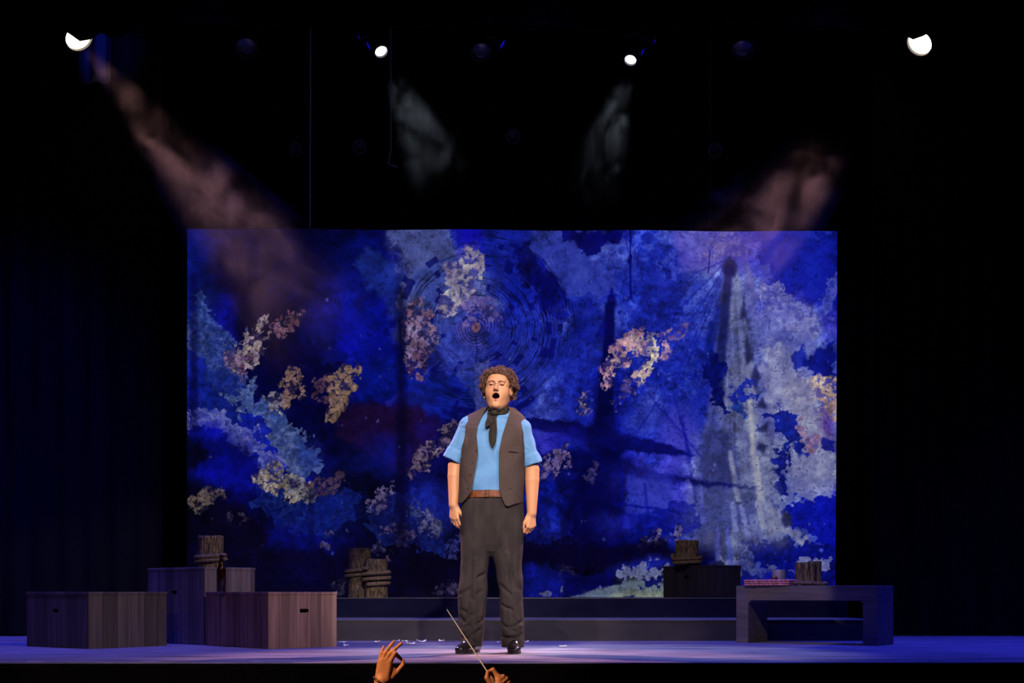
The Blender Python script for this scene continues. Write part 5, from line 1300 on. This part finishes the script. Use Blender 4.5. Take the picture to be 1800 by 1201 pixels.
# ---- trousers ----
def make_trousers():
    F = Field((mx(800), YM - .17, .018), (mx(928), YM + .17, mz(866)), .003)
    def nf(X, Y, Z):
        low = sst_(mz(1010), mz(1120), Z); hipk = sst_(mz(990), mz(930), Z)
        w1 = np.sin(23 * Z - 31 * X + 9 * Y + 1.7 * np.sin(11 * Z + 14 * X)); a = .0045 * low * (1 - np.abs(np.sin(33 * Z + 24 * X * np.sign(X - mx(864)) + 1.9 * w1)) * 1.6) * (.4 + .6 * w1)
        b = .0030 * (1 - hipk) * np.sin(17 * Z - 38 * X + 1.5 * np.sin(13 * Z))
        c = .0020 * hipk * np.sin(52 * X + 5 * Z + .8 * np.sin(9 * Z)) 
        return (a + b + c).astype(np.float32)
    F.loft(LEG_L, .012, grow=0., noise=nf, p=2.4); F.loft(LEG_R, .012, grow=0., noise=nf, p=2.4); F.loft(HIP, .018, grow=-.003, noise=nf, p=2.3)
    for T in (LEG_L, LEG_R):                                   # open hems
        T0 = [(T[0][0] - .03,) + tuple(T[0][1:])] + [(T[0][0] + .025,) + tuple(T[0][1:])]
        F.loft(T0, .002, 'sub', grow=-.008)
    def crease(a, b, r=.0030, T=None):
        T = T or (LEG_L if a[0] < 866 else LEG_R)
        F.cap((mx(a[0]), front(T, *a) - .001, mz(a[1])), (mx(b[0]), front(T, *b) - .001, mz(b[1])), r, r * .5, .026, 'sub')
    def ridge(a, b, r=.009, T=None):
        T = T or (LEG_L if a[0] < 866 else LEG_R)
        F.cap((mx(a[0]), front(T, *a) + .004, mz(a[1])), (mx(b[0]), front(T, *b) + .004, mz(b[1])), r, r * .6, .020)
    for a, b in (((812, 1072), (832, 1082)), ((810, 1085), (828, 1104)), ((846, 1040), (830, 1052)), ((843, 1108), (826, 1120)), ((814, 1120), (834, 1127)), ((848, 1090), (836, 1100)), ((852, 1010), (834, 1018)), ((826, 1036), (812, 1044)),
                 ((884, 1098), (906, 1110)), ((918, 1092), (900, 1104)), ((886, 1120), (908, 1122)), ((917, 1116), (902, 1128)), ((882, 1064), (900, 1072)), ((880, 1030), (896, 1044)), ((900, 1010), (914, 1036)), ((905, 1050), (914, 1084))): crease(a, b)
    for a, b in (((893, 975), (903, 1040)), ((903, 1040), (908, 1086)), ((830, 1060), (820, 1098)), ((836, 985), (834, 1050)), ((890, 1108), (914, 1100)), ((816, 1108), (842, 1100)), ((820, 1128), (840, 1124))): ridge(a, b)
    # front crease, fly and pockets
    F.cap((mx(863), YM - .132, mz(884)), (mx(862), YM - .124, mz(940)), .0035, .0025, .003, 'sub')
    F.cap((mx(818), YM - .100, mz(884)), (mx(812), YM - .07, mz(920)), .003, .003, .003, 'sub'); F.cap((mx(912), YM - .100, mz(884)), (mx(919), YM - .07, mz(920)), .003, .003, .003, 'sub')
    P, Q = F.mesh(); return mesh_object('trousers', P - SO, Q, M_TROUSER, singer, None, 2)
make_trousers()
# ---- belt ----
M_BELT = noisy('tan brown leather', (.15, .045, .018), (.26, .085, .032), (30, 30, 30), .35, spec=.6)
def ring_on(T, r0, r1, grow, thick, name, mat, parent, a0=0., a1=2 * PI, n=72, p=2.2):
    Tn = np.array(T); R = []
    for k in range(n + (0 if a1 - a0 > 6.2 else 1)):
        a = a0 + (a1 - a0) * k / n; q = []
        for row, gr in ((r1, grow), (r0, grow), (r0, grow + thick), (r1, grow + thick)):
            z = mz(row); g = [np.interp(z, Tn[:, 0], Tn[:, i]) for i in (1, 2, 3, 4)]; c, s = math.cos(a), math.sin(a)
            sc = 1 / ((abs(c) ** p + abs(s) ** p) ** (1 / p)); q.append(Vector((g[0] + (g[2] + gr) * c * sc, g[1] + (g[3] + gr) * s * sc, z)))
        R.append(q)
    m = MB().rings(R, True, a1 - a0 > 6.2); o = m.build(name, mat, parent); o.location = (-SO[0], -SO[1], 0); return o
belt = ring_on(HIP, 863.5, 876.5, .000, .005, 'belt', M_BELT, singer, p=2.3)
M_BRASS = plain('brass', (.65, .42, .20), .3, 1.)
b = MB(); yb = front(HIP, 857, 870) - .012
b.tube([(mx(853.5), yb, mz(864.5)), (mx(860.5), yb, mz(864.5)), (mx(860.5), yb, mz(875.8)), (mx(853.5), yb, mz(875.8))], .0022, 8, True); b.tube([(mx(853.5), yb, mz(870)), (mx(861), yb - .001, mz(870))], .0017, 6)
o = b.build('buckle', M_BRASS, belt)
strip([(858, 870), (870, 870)], 9.5, .004, HIP, 'belt_end', M_BELT, belt, .006, .0)
# parts of parts carry the parent's shift already
for o in list(belt.children):
    if o.name.startswith('belt_end'): o.location = (0, 0, 0)
for o in vest.children:
    if o.name.startswith('pocket_welt'): o.location = (-SO[0], -SO[1], 0)
# ---- shoes ----
M_SHOE = noisy('polished black leather', (.010, .010, .013), (.020, .018, .022), (20, 20, 20), .22, spec=.8)
M_SOLE = plain('dark rubber sole', (.035, .033, .04), .5)
def shoe(px, toe_dx, side):
    c = Vector((mx(px), YM + .045, 0)); d = Vector((toe_dx, -1, 0)).normalized(); s_ = Vector((-d.y, d.x, 0))
    root = empty('shoe', (c.x - SO[0], c.y - SO[1], 0)); root.parent = singer
    F = Field((c.x - .2, c.y - .30, -.004), (c.x + .2, c.y + .14, .14), .0028)
    def pt(a, b, z): return tuple(c + d * a + s_ * b + Vector((0, 0, z)))
    F.cap(pt(-.045, 0, .040), pt(.06, 0, .042), .040, .042, .02); F.cap(pt(.06, 0, .040), pt(.165, side * .004, .030), .044, .036, .02, flat=((0, 0, 1), 1.25))
    F.cap(pt(.165, .004 * side, .030), pt(.205, 0, .026), .040, .030, .02, flat=((0, 0, 1), 1.3)); F.cap(pt(-.03, 0, .055), pt(.03, 0, .075), .036, .034, .02); F.cap(pt(.06, 0, .06), pt(.10, 0, .056), .032, .028, .02)
    sl, X, Y, Z = F.win([-9, -9, -1], [9, 9, 1], 0); F.mix(sl, Z - .012 + 0 * X + 0 * Y, .002, 'sub')
    F.cap(pt(.132, -.045, .072), pt(.132, .045, .072), .0035, .0035, .004, 'sub')
    P, Q = F.mesh(); mesh_object('upper', P - np.array(c), Q, M_SHOE, root, None, 1)
    R = []; n = 48
    out = []
    for k in range(n):
        a = 2 * PI * k / n; L_ = .155 if math.cos(a) > 0 else .155; x = .075 + L_ * math.cos(a); w = .043 * (1 + .10 * math.cos(a) - .18 * math.exp(-((x - .05) / .05) ** 2))
        out.append((x, w * math.copysign(abs(math.sin(a)) ** .75, math.sin(a))))
    for z, g_ in ((.0, .96), (.003, 1.), (.013, 1.), (.015, .98)): R.append([tuple(d * x * 1. + s_ * y * g_ + Vector((0, 0, z + .0005))) for x, y in out])
    MB().rings(R).build('sole', M_SOLE, root)
shoe(831, -.40, 1); shoe(902, .06, -1)
# ---- hair ----
M_HAIR = noisy('curly brown hair', (.06, .028, .018), (.27, .14, .10), (90, 90, 90), .55, .35, .65, spec=.4)
def make_hair():
    F = Field((mx(834), YM - .14, mz(716)), (mx(922), YM + .17, mz(634)), .003)
    hx = lambda x, y, z: tuple(hp(x, y, z))
    rnd = random.Random(7)
    for c, r in (((0, .028, .035), (.092, .096, .090)), ((-.0, .04, -.02), (.096, .07, .07)), ((0, -.030, .085), (.062, .040, .034))): F.ell(hx(*c), r, .02, 'add', HR)
    # clear the face
    F.ell(hx(0, -.100, -.014), (.066, .085, .074), .010, 'sub', HR); F.ell(hx(0, -.09, -.10), (.085, .085, .06), .010, 'sub', HR)
    for s_ in (-1, 1): F.ell(hx(s_ * .09, -.01, -.03), (.020, .030, .036), .008, 'sub', HR)
    P, Q = F.mesh(); hair = mesh_object('hair', P - SO, Q, M_HAIR, singer, None, 1)
    m = MB(); cnt = 0
    while cnt < 2600:
        a, b = rnd.uniform(0, 2 * PI), rnd.uniform(-1, 1); s = math.sqrt(1 - b * b); u = Vector((s * math.cos(a), s * math.sin(a), b))
        w = rnd.random()
        p = Vector((u.x * .098, .028 + u.y * .098, .022 + u.z * .096)) * 1.
        if p.z < -.100 or (p.y < -.03 and p.z < .062 and abs(p.x) < .074) or (p.y < -.0 and p.z < -.03): continue
        if p.x > .06 and -.065 < p.z < .004 and -.06 < p.y < .026: continue
        if p.z < -.07 and abs(p.x) > .07: continue
        lump = .5 + .5 * math.sin(u.x * 7 + 2.0 * math.sin(u.z * 6 + 1)) * math.sin(u.z * 8 + u.x * 3 + .7); out = w * (.013 + .020 * lump) * (1.15 if abs(u.x) > .55 else .80) + .002
        p = p + u * out
        r = rnd.uniform(.005, .0095); ax = Vector((rnd.gauss(0, 1), rnd.gauss(0, 1), rnd.gauss(0, 1))).normalized()
        e1 = ax.cross(u).normalized() if ax.cross(u).length > .1 else ax.orthogonal().normalized(); e2 = ax.cross(e1)
        pts = []; nn = 11; t0 = rnd.uniform(0, 6)
        for k in range(nn):
            t = t0 + 2 * PI * 1.25 * k / (nn - 1); pts.append(hp(*(p + e1 * r * math.cos(t) + e2 * r * math.sin(t) + ax * (k / nn - .5) * r * 1.6)) - Vector(SO.tolist()))
        m.tube(pts, [.0006 + .0012 * math.sin(PI * (k + .6) / (nn + .4)) for k in range(nn)], 4); cnt += 1
    for i in range(620):                                             # fringe over the forehead edge
        t = rnd.uniform(-1, 1); p = Vector((t * .080, -.066 + .040 * t * t + rnd.uniform(-.012, .012), .082 - .040 * t * t + rnd.uniform(-.010, .020)))
        r = rnd.uniform(.006, .011); ax = Vector((rnd.gauss(0, 1), rnd.gauss(0, 1), rnd.gauss(0, 1))).normalized(); e1 = ax.orthogonal().normalized(); e2 = ax.cross(e1); nn = 11; t0 = rnd.uniform(0, 6)
        pts = [hp(*(p + e1 * r * math.cos(t0 + .785 * k) + e2 * r * math.sin(t0 + .785 * k) + ax * (k / nn - .5) * r * 1.6)) - Vector(SO.tolist()) for k in range(nn)]
        m.tube(pts, [.0006 + .0012 * math.sin(PI * (k + .6) / (nn + .4)) for k in range(nn)], 4)
    m.build('hair_curls', M_HAIR, hair)
make_hair()
M_BROW = plain('brown eyebrow hair', (.20, .09, .055), .8)
for s_ in (-1, 1):
    pts = [(s_ * .011, -.0955, .0115), (s_ * .022, -.0970, .0160), (s_ * .034, -.0940, .0180), (s_ * .046, -.085, .0140)]
    MB().tube([hp(*q) - Vector(SO.tolist()) for q in pts], [.0018, .0024, .0020, .0008], 6).build('eyebrow', M_BROW, singer)
M_LASH = plain('dark lashes', (.05, .022, .016), .8)
for s_ in (-1, 1):
    pts = [(s_ * .032 + t * .0145, -.0765 - .0152 * math.sqrt(max(0, 1 - (t * .0145 / .0158) ** 2)), -.0065 + .0030 * t * t - .0016 * t * s_) for t in np.linspace(-1, 1, 9)]
    MB().tube([hp(*q) - Vector(SO.tolist()) for q in pts], [.0007, .0012, .0016, .0018, .0018, .0018, .0016, .0012, .0007], 6).build('eyelashes', M_LASH, singer)
M_WIRE = plain('thin gold wire', (.30, .20, .13), .35, .9)
g = MB()
for s_ in (-1, 1):
    cx = s_ * .034
    g.tube([hp(cx + .0215 * math.cos(t), -.103 + .010 * (abs(cx + .0215 * math.cos(t)) / .055) ** 2, -.008 + .0195 * math.sin(t)) - Vector(SO.tolist()) for t in np.linspace(0, 2 * PI, 28, endpoint=False)], .0006, 5, True)
    g.tube([hp(s_ * .0555, -.092, -.004) - Vector(SO.tolist()), hp(s_ * .078, -.04, -.004) - Vector(SO.tolist()), hp(s_ * .082, .01, -.004) - Vector(SO.tolist())], .0009, 5)
g.tube([hp(-.0125, -.105, -.004) - Vector(SO.tolist()), hp(0, -.108, .001) - Vector(SO.tolist()), hp(.0125, -.105, -.004) - Vector(SO.tolist())], .0009, 5)
g.build('glasses', M_WIRE, singer)
mic = MB().lathe([(.0005, -.004), (.003, -.003), (.0042, 0), (.003, .003), (.0005, .004)], n=12)
mic.build('microphone', plain('white microphone tip', (.8, .8, .82), .5), singer, loc=Vector((mx(851.5), YM - .045, mz(701))) - Vector(SO.tolist()))
MB().tube([Vector((mx(851.5), YM - .045, mz(701))) - Vector(SO.tolist()), Vector((mx(852.5), YM - .015, mz(696))) - Vector(SO.tolist()), Vector((mx(854), YM + .01, mz(690))) - Vector(SO.tolist())], .001, 5).build('microphone_arm', M_WIRE, singer)
# ======================= the conductor in the pit =======================
YC = 5.8
def ch(px, py, dy=0.): return at(px, py, YC + dy)
def ch_(p): return tuple(p)
conductor = empty('person', (-.30, 5.55, -1.80))
tag(conductor, 'conductor in the pit, only two warmly lit raised hands showing, right hand gripping a baton', 'person')
CO = np.array([-.30, 5.55, -1.80], np.float32)
def make_conductor():
    k_ = YC / FPX
    F = Field((-.82, 5.20, -1.80), (.20, 5.98, .165), .0040)
    # torso, head, legs out of sight below the frame
    sh_l, sh_r = (-.48, 5.55, -.42), (-.12, 5.55, -.42)
    F.cap((-.30, 5.55, -.95), (-.30, 5.55, -.50), .13, .15, .05, flat=((0, 1, 0), 1.3)); F.cap(sh_l, sh_r, .065, .065, .06)
    F.cap((-.30, 5.55, -.44), (-.30, 5.57, -.33), .055, .052, .03); F.ell((-.30, 5.58, -.215), (.074, .092, .112), .02); F.ell((-.30, 5.65, -.26), (.055, .05, .07), .02); F.cap((-.30, 5.69, -.22), (-.30, 5.70, -.25), .012, .014, .01)
    for s_ in (-1, 1):
        F.ell((-.30 + s_ * .076, 5.58, -.22), (.010, .02, .03), .006)
        F.cap((-.30 + s_ * .09, 5.55, -.98), (-.30 + s_ * .10, 5.56, -1.36), .085, .058, .04); F.cap((-.30 + s_ * .10, 5.56, -1.36), (-.30 + s_ * .10, 5.55, -1.72), .056, .040, .02)
        F.cap((-.30 + s_ * .10, 5.54, -1.76), (-.30 + s_ * .12, 5.68, -1.775), .036, .025, .02)
    el = (-.70, 5.62, -.42); er = (-.02, 5.60, -.45)
    wl = ch(669, 1203); wr = ch(875, 1211)
    F.cap(sh_l, el, .052, .046, .03); F.cap(el, tuple(wl), .045, .028, .02)
    F.cap(sh_r, er, .052, .046, .03); F.cap(er, tuple(wr), .045, .029, .02)
    P, Q = F.mesh()
    below = P
    # the hands at finer grain, cut from the same solid
    return F, wl, wr
def make_hands():
    """one continuous body: coarse grid below, the raised hands re-cut finely and stitched by overlap at the wrists"""
    H = Field((ch(640, 0).x, YC - .09, at(0, 1216, YC).z), (ch(912, 0).x, YC + .09, at(0, 1118, YC).z), .0024)
    C = lambda a, b, ra, rb, k=.003: H.cap(tuple(ch(*a)), tuple(ch(*b)), ra, rb, k)
    # left hand, back towards us, thumb and forefinger closed to a ring
    C((666, 1214, .0), (671, 1196, .0), .0285, .029, .012)
    for (a, b), (c, d), r0, r1 in (((664, 1196), (667.5, 1163), .015, .0115), ((669, 1196), (672.5, 1160), .016, .0125), ((674, 1196), (679, 1159), .016, .0125), ((679, 1196), (685.5, 1163), .0165, .0125)):
        C((a, b, .0), (c, d, .0), r0, r1, .012)
    C((667.5, 1163, 0), (670.5, 1148, 0), .0105, .0088); C((670.5, 1148, 0), (674.3, 1137.5, .004), .0084, .0066)                       # little
    C((672.5, 1160, 0), (677, 1148.5, -.003), .0115, .0098, .004); C((677, 1148.5, -.003), (684.5, 1137.5, 0), .0096, .0085); C((684.5, 1137.5, 0), (691.6, 1128.6, .004), .0083, .0070)     # ring
    C((679, 1159, 0), (685.5, 1149, -.004), .0118, .0102, .004); C((685.5, 1149, -.004), (695.5, 1140, 0), .0098, .0088); C((695.5, 1140, 0), (705.4, 1131.3, .004), .0086, .0072)        # middle
    C((685.5, 1163, 0), (694.3, 1148.6, -.006), .0125, .0100, .005); C((694.3, 1148.6, -.006), (700.8, 1155.2, .016), .0098, .0085); C((700.8, 1155.2, .016), (707.3, 1160.8, .020), .0084, .0070) # index
    C((680, 1198, .012), (697, 1182, .018), .0190, .0125, .012); C((697, 1182, .018), (707.8, 1169.5, .020), .0118, .0102, .004); C((707.8, 1169.5, .020), (708.7, 1161.5, .020), .0100, .0078)   # thumb
    H.cap(tuple(ch(691, 1176, .012)), tuple(ch(689, 1190, .014)), .011, .012, .010)
    # right hand pinching the baton
    C((872, 1216, .0), (875, 1206, .0), .030, .030, .012)
    C((866, 1207, -.008), (855.8, 1192, -.018), .0135, .0115, .008); C((855.8, 1192, -.018), (857.3, 1181.6, -.016), .0105, .0085)                                    # thumb
    C((858.6, 1181.2, -.002), (866.8, 1177.6, .002), .0080, .0098, .003); C((866.8, 1177.6, .002), (876.5, 1192.0, .004), .0104, .0125, .004)                         # index
    C((876.5, 1192.0, .004), (871, 1206, .0), .0140, .0180, .012)
    C((884.0, 1190.0, .006), (878, 1206, .006), .0122, .0170, .006); C((884.0, 1190.0, .006), (874, 1199, -.012), .0110, .0095, .003)                                 # middle
    C((890.0, 1193.5, .010), (884, 1208, .010), .0112, .0160, .006); C((890.0, 1193.5, .010), (880, 1203, -.010), .0102, .0090, .003)
    C((894.2, 1199.5, .014), (888, 1210, .012), .0100, .0140, .006); C((894.2, 1199.5, .014), (886, 1209, -.006), .0092, .0085, .003)
    return H
F1, WL, WR = make_conductor()
H1 = make_hands()
# merge both grids into one surface: everything above the wrists comes from the fine grid
P1, Q1 = F1.mesh(); P2, Q2 = H1.mesh()
def body_col(P):
    col = np.tile(np.array([.76, .30, .115]), (len(P), 1))
    t = .5 + .5 * np.sin(P[:, 0] * 190 + 2 * np.sin(P[:, 2] * 150)) * np.sin(P[:, 2] * 170 + P[:, 0] * 60)
    col *= (1 - .16 * t)[:, None]; return col
PC = np.concatenate([P1, P2]); QC = np.concatenate([Q1, Q2 + len(P1)])
mesh_object('body', PC - CO, QC, M_SKIN, conductor, body_col(PC), 1)
# black clothes
def make_suit():
    F = Field((-.86, 5.34, -1.79), (.18, 5.90, -.045), .0055)
    sh_l, sh_r = (-.48, 5.55, -.42), (-.12, 5.55, -.42); el = (-.70, 5.62, -.42); er = (-.02, 5.60, -.45)
    F.cap((-.30, 5.55, -.95), (-.30, 5.55, -.50), .155, .17, .05, flat=((0, 1, 0), 1.25)); F.cap(sh_l, sh_r, .075, .075, .06)
    for s, e, w in ((sh_l, el, WL), (sh_r, er, WR)):
        F.cap(s, e, .066, .060, .03); q = Vector(e).lerp(w, .80); F.cap(e, tuple(q), .058, .044, .02)
    for s_ in (-1, 1):
        F.cap((-.30 + s_ * .09, 5.55, -.98), (-.30 + s_ * .10, 5.56, -1.36), .105, .080, .04); F.cap((-.30 + s_ * .10, 5.56, -1.36), (-.30 + s_ * .10, 5.55, -1.70), .078, .070, .02)
    P, Q = F.mesh(); mesh_object('black_suit', P - CO, Q, plain('black suit wool', (.008, .008, .009), .9), conductor, None, 1)
make_suit()
hm = MB(); rnd = random.Random(3)
Hh = Field((-.42, 5.45, -.30), (-.18, 5.72, -.06), .004); Hh.ell((-.30, 5.565, -.195), (.082, .098, .105), .01); Hh.ell((-.30, 5.68, -.25), (.07, .06, .085), .01, 'sub')
Pq, Qq = Hh.mesh(); mesh_object('hair', Pq - CO, Qq, plain('dark hair', (.02, .015, .012), .7), conductor, None, 1)
# beaded bracelet on the left wrist
M_BEAD = plain('dark polished bead', (.05, .02, .015), .2, .2, .9); M_GOLD = plain('gold bead', (.7, .42, .18), .25, 1.)
root = empty('bracelet', tuple(ch(665.5, 1198) - Vector(CO.tolist()))); root.parent = conductor
bc = ch(665.5, 1198); ax = (ch(671, 1196) - ch(664, 1216)).normalized(); e1 = Vector((0, 1, 0)); e2 = ax.cross(e1).normalized(); tl = Matrix.Rotation(.25, 3, 'Y')
for k in range(20):
    a = 2 * PI * k / 20; c = (e1 * math.cos(a) * .036 + tl @ (e2 * math.sin(a) * .036)) + Vector((.008, 0, 0))
    MB().lathe([(.0004, -.0055), (.004, -.004), (.0056, 0), (.004, .004), (.0004, .0055)], tuple(c), 10).build('bead', M_GOLD if k % 5 == 4 else M_BEAD, root)
# baton
p0, p1 = at(858.2, 1183.5, YC - .008), at(785.5, 1071.5, YC + .06)
d = (p1 - p0); h0 = p0 - d.normalized() * .055
bt = empty('baton', h0)
MB().tube([tuple(p0 - h0 - d * .02), tuple(p0 - h0 + d * .5), tuple(p1 - h0)], [.0030, .0026, .0015], 10).build('baton_stick', plain('pale birch', (.95, .88, .80), .5), bt)
MB().tube([tuple(Vector((0, 0, 0))), tuple((p0 - h0) * .25), tuple((p0 - h0) * .6), tuple(p0 - h0)], [.004, .0095, .008, .0032], 12).build('baton_handle', plain('cork', (.35, .18, .09), .8), bt)
tag(bt, "thin pale baton held in the conductor's right hand", 'baton')
MB
# ======================= stage haze drifting through the beams =======================
def haze(src, tgt, z0, z1, deg, dens, col, label, stops, seed, nscale=2.2, lo=.46, hi=.72, offc=(0., 0.), squeeze=1.0):
    """a wedge of haze along one beam; stops: (metres along the beam, strength)"""
    src, tgt = Vector(src), Vector(tgt); d = (tgt - src).normalized(); n = 32; t = math.tan(math.radians(deg / 2))
    q = d.to_track_quat('Z', 'Y'); R = []
    for k in range(9):
        z = z0 + (z1 - z0) * k / 8; r = .05 + z * t
        R.append([(r * math.cos(2 * PI * j / n) * squeeze + offc[0] * z, r * math.sin(2 * PI * j / n) + offc[1] * z, z) for j in range(n)])
    m, N, L = material('haze'); N.remove(N['Principled BSDF']); out = N['Material Output']
    sc = N.new('ShaderNodeVolumeScatter'); sc.inputs['Color'].default_value = (*col, 1); sc.inputs['Anisotropy'].default_value = .0
    tc = N.new('ShaderNodeTexCoord'); sp = N.new('ShaderNodeSeparateXYZ'); L.new(tc.outputs['Object'], sp.inputs[0])
    cr = N.new('ShaderNodeValToRGB'); e = cr.color_ramp.elements
    mr = N.new('ShaderNodeMapRange'); mr.inputs[1].default_value = 0; mr.inputs[2].default_value = z1; L.new(sp.outputs[2], mr.inputs[0]); L.new(mr.outputs[0], cr.inputs[0])
    e[0].position = stops[0][0] / z1; e[0].color = (stops[0][1],) * 3 + (1,); e[1].position = min(1, stops[-1][0] / z1); e[1].color = (stops[-1][1],) * 3 + (1,)
    for a, b in stops[1:-1]:
        x = e.new(a / z1); x.color = (b, b, b, 1)
    mp = N.new('ShaderNodeMapping'); mp.inputs['Location'].default_value = (seed * 3.1, seed * 1.7, seed); mp.inputs['Scale'].default_value = (1.25, 1.25, .8)
    L.new(tc.outputs['Object'], mp.inputs[0])
    nz = N.new('ShaderNodeTexNoise'); nz.inputs['Scale'].default_value = nscale; nz.inputs['Detail'].default_value = 6; nz.inputs['Roughness'].default_value = .62; nz.inputs['Distortion'].default_value = 1.2
    L.new(mp.outputs[0], nz.inputs['Vector'])
    r2 = N.new('ShaderNodeMapRange'); r2.interpolation_type = 'SMOOTHSTEP'; r2.inputs[1].default_value = lo; r2.inputs[2].default_value = hi; r2.inputs[3].default_value = .02; r2.inputs[4].default_value = 1
    L.new(nz.outputs[0], r2.inputs[0])
    mu = N.new('ShaderNodeMath'); mu.operation = 'MULTIPLY'; L.new(cr.outputs[0], mu.inputs[0]); L.new(r2.outputs[0], mu.inputs[1])
    m2 = N.new('ShaderNodeMath'); m2.operation = 'MULTIPLY'; m2.inputs[1].default_value = dens; L.new(mu.outputs[0], m2.inputs[0]); L.new(m2.outputs[0], sc.inputs['Density'])
    L.new(sc.outputs[0], out.inputs['Volume'])
    o = MB().rings(R).build('haze', m); o.location = src; o.rotation_mode = 'QUATERNION'; o.rotation_quaternion = q
    tag(o, label, 'haze', None, 'stuff'); return o
haze(LANTERN_L, T1, .12, 4.0, 15, .036, (.9, .8, .8), 'long reddish haze trailing down from the upper left lantern', [(0.1, .25), (.45, .6), (.75, .25), (1.0, 1.2), (2.2, 1.9), (2.9, 2.6), (3.4, 1.4), (4.0, 0.)], 1, 1.9, .43, .64)
haze(LANTERN_R, T2, .9, 3.6, 17, .050, (.9, .8, .8), 'reddish curl of haze above the upper right corner of the backdrop', [(.9, 0.), (1.55, .0), (1.75, 1.3), (2.3, 2.0), (2.8, 1.8), (3.2, .4), (3.6, 0.)], 4, 1.9, .48, .64)
haze(LANTERN_CL, T3, .4, 2.0, 24, .05, (.85, .95, 1.), 'pale grey-green haze puff below the left-centre white lantern', [(.4, 0.), (.55, .35), (.9, 1.1), (1.3, 1.2), (1.7, .0), (2., 0.)], 6, 3.0, .46, .64)
haze(LANTERN_CR, T4, .25, 2.0, 20, .05, (.85, .95, 1.), 'pale haze wisp below the right-centre white lantern', [(.25, 0.), (.4, .7), (.8, 1.), (1.2, 1.0), (1.7, .0), (2., 0.)], 9, 3.0, .47, .64)
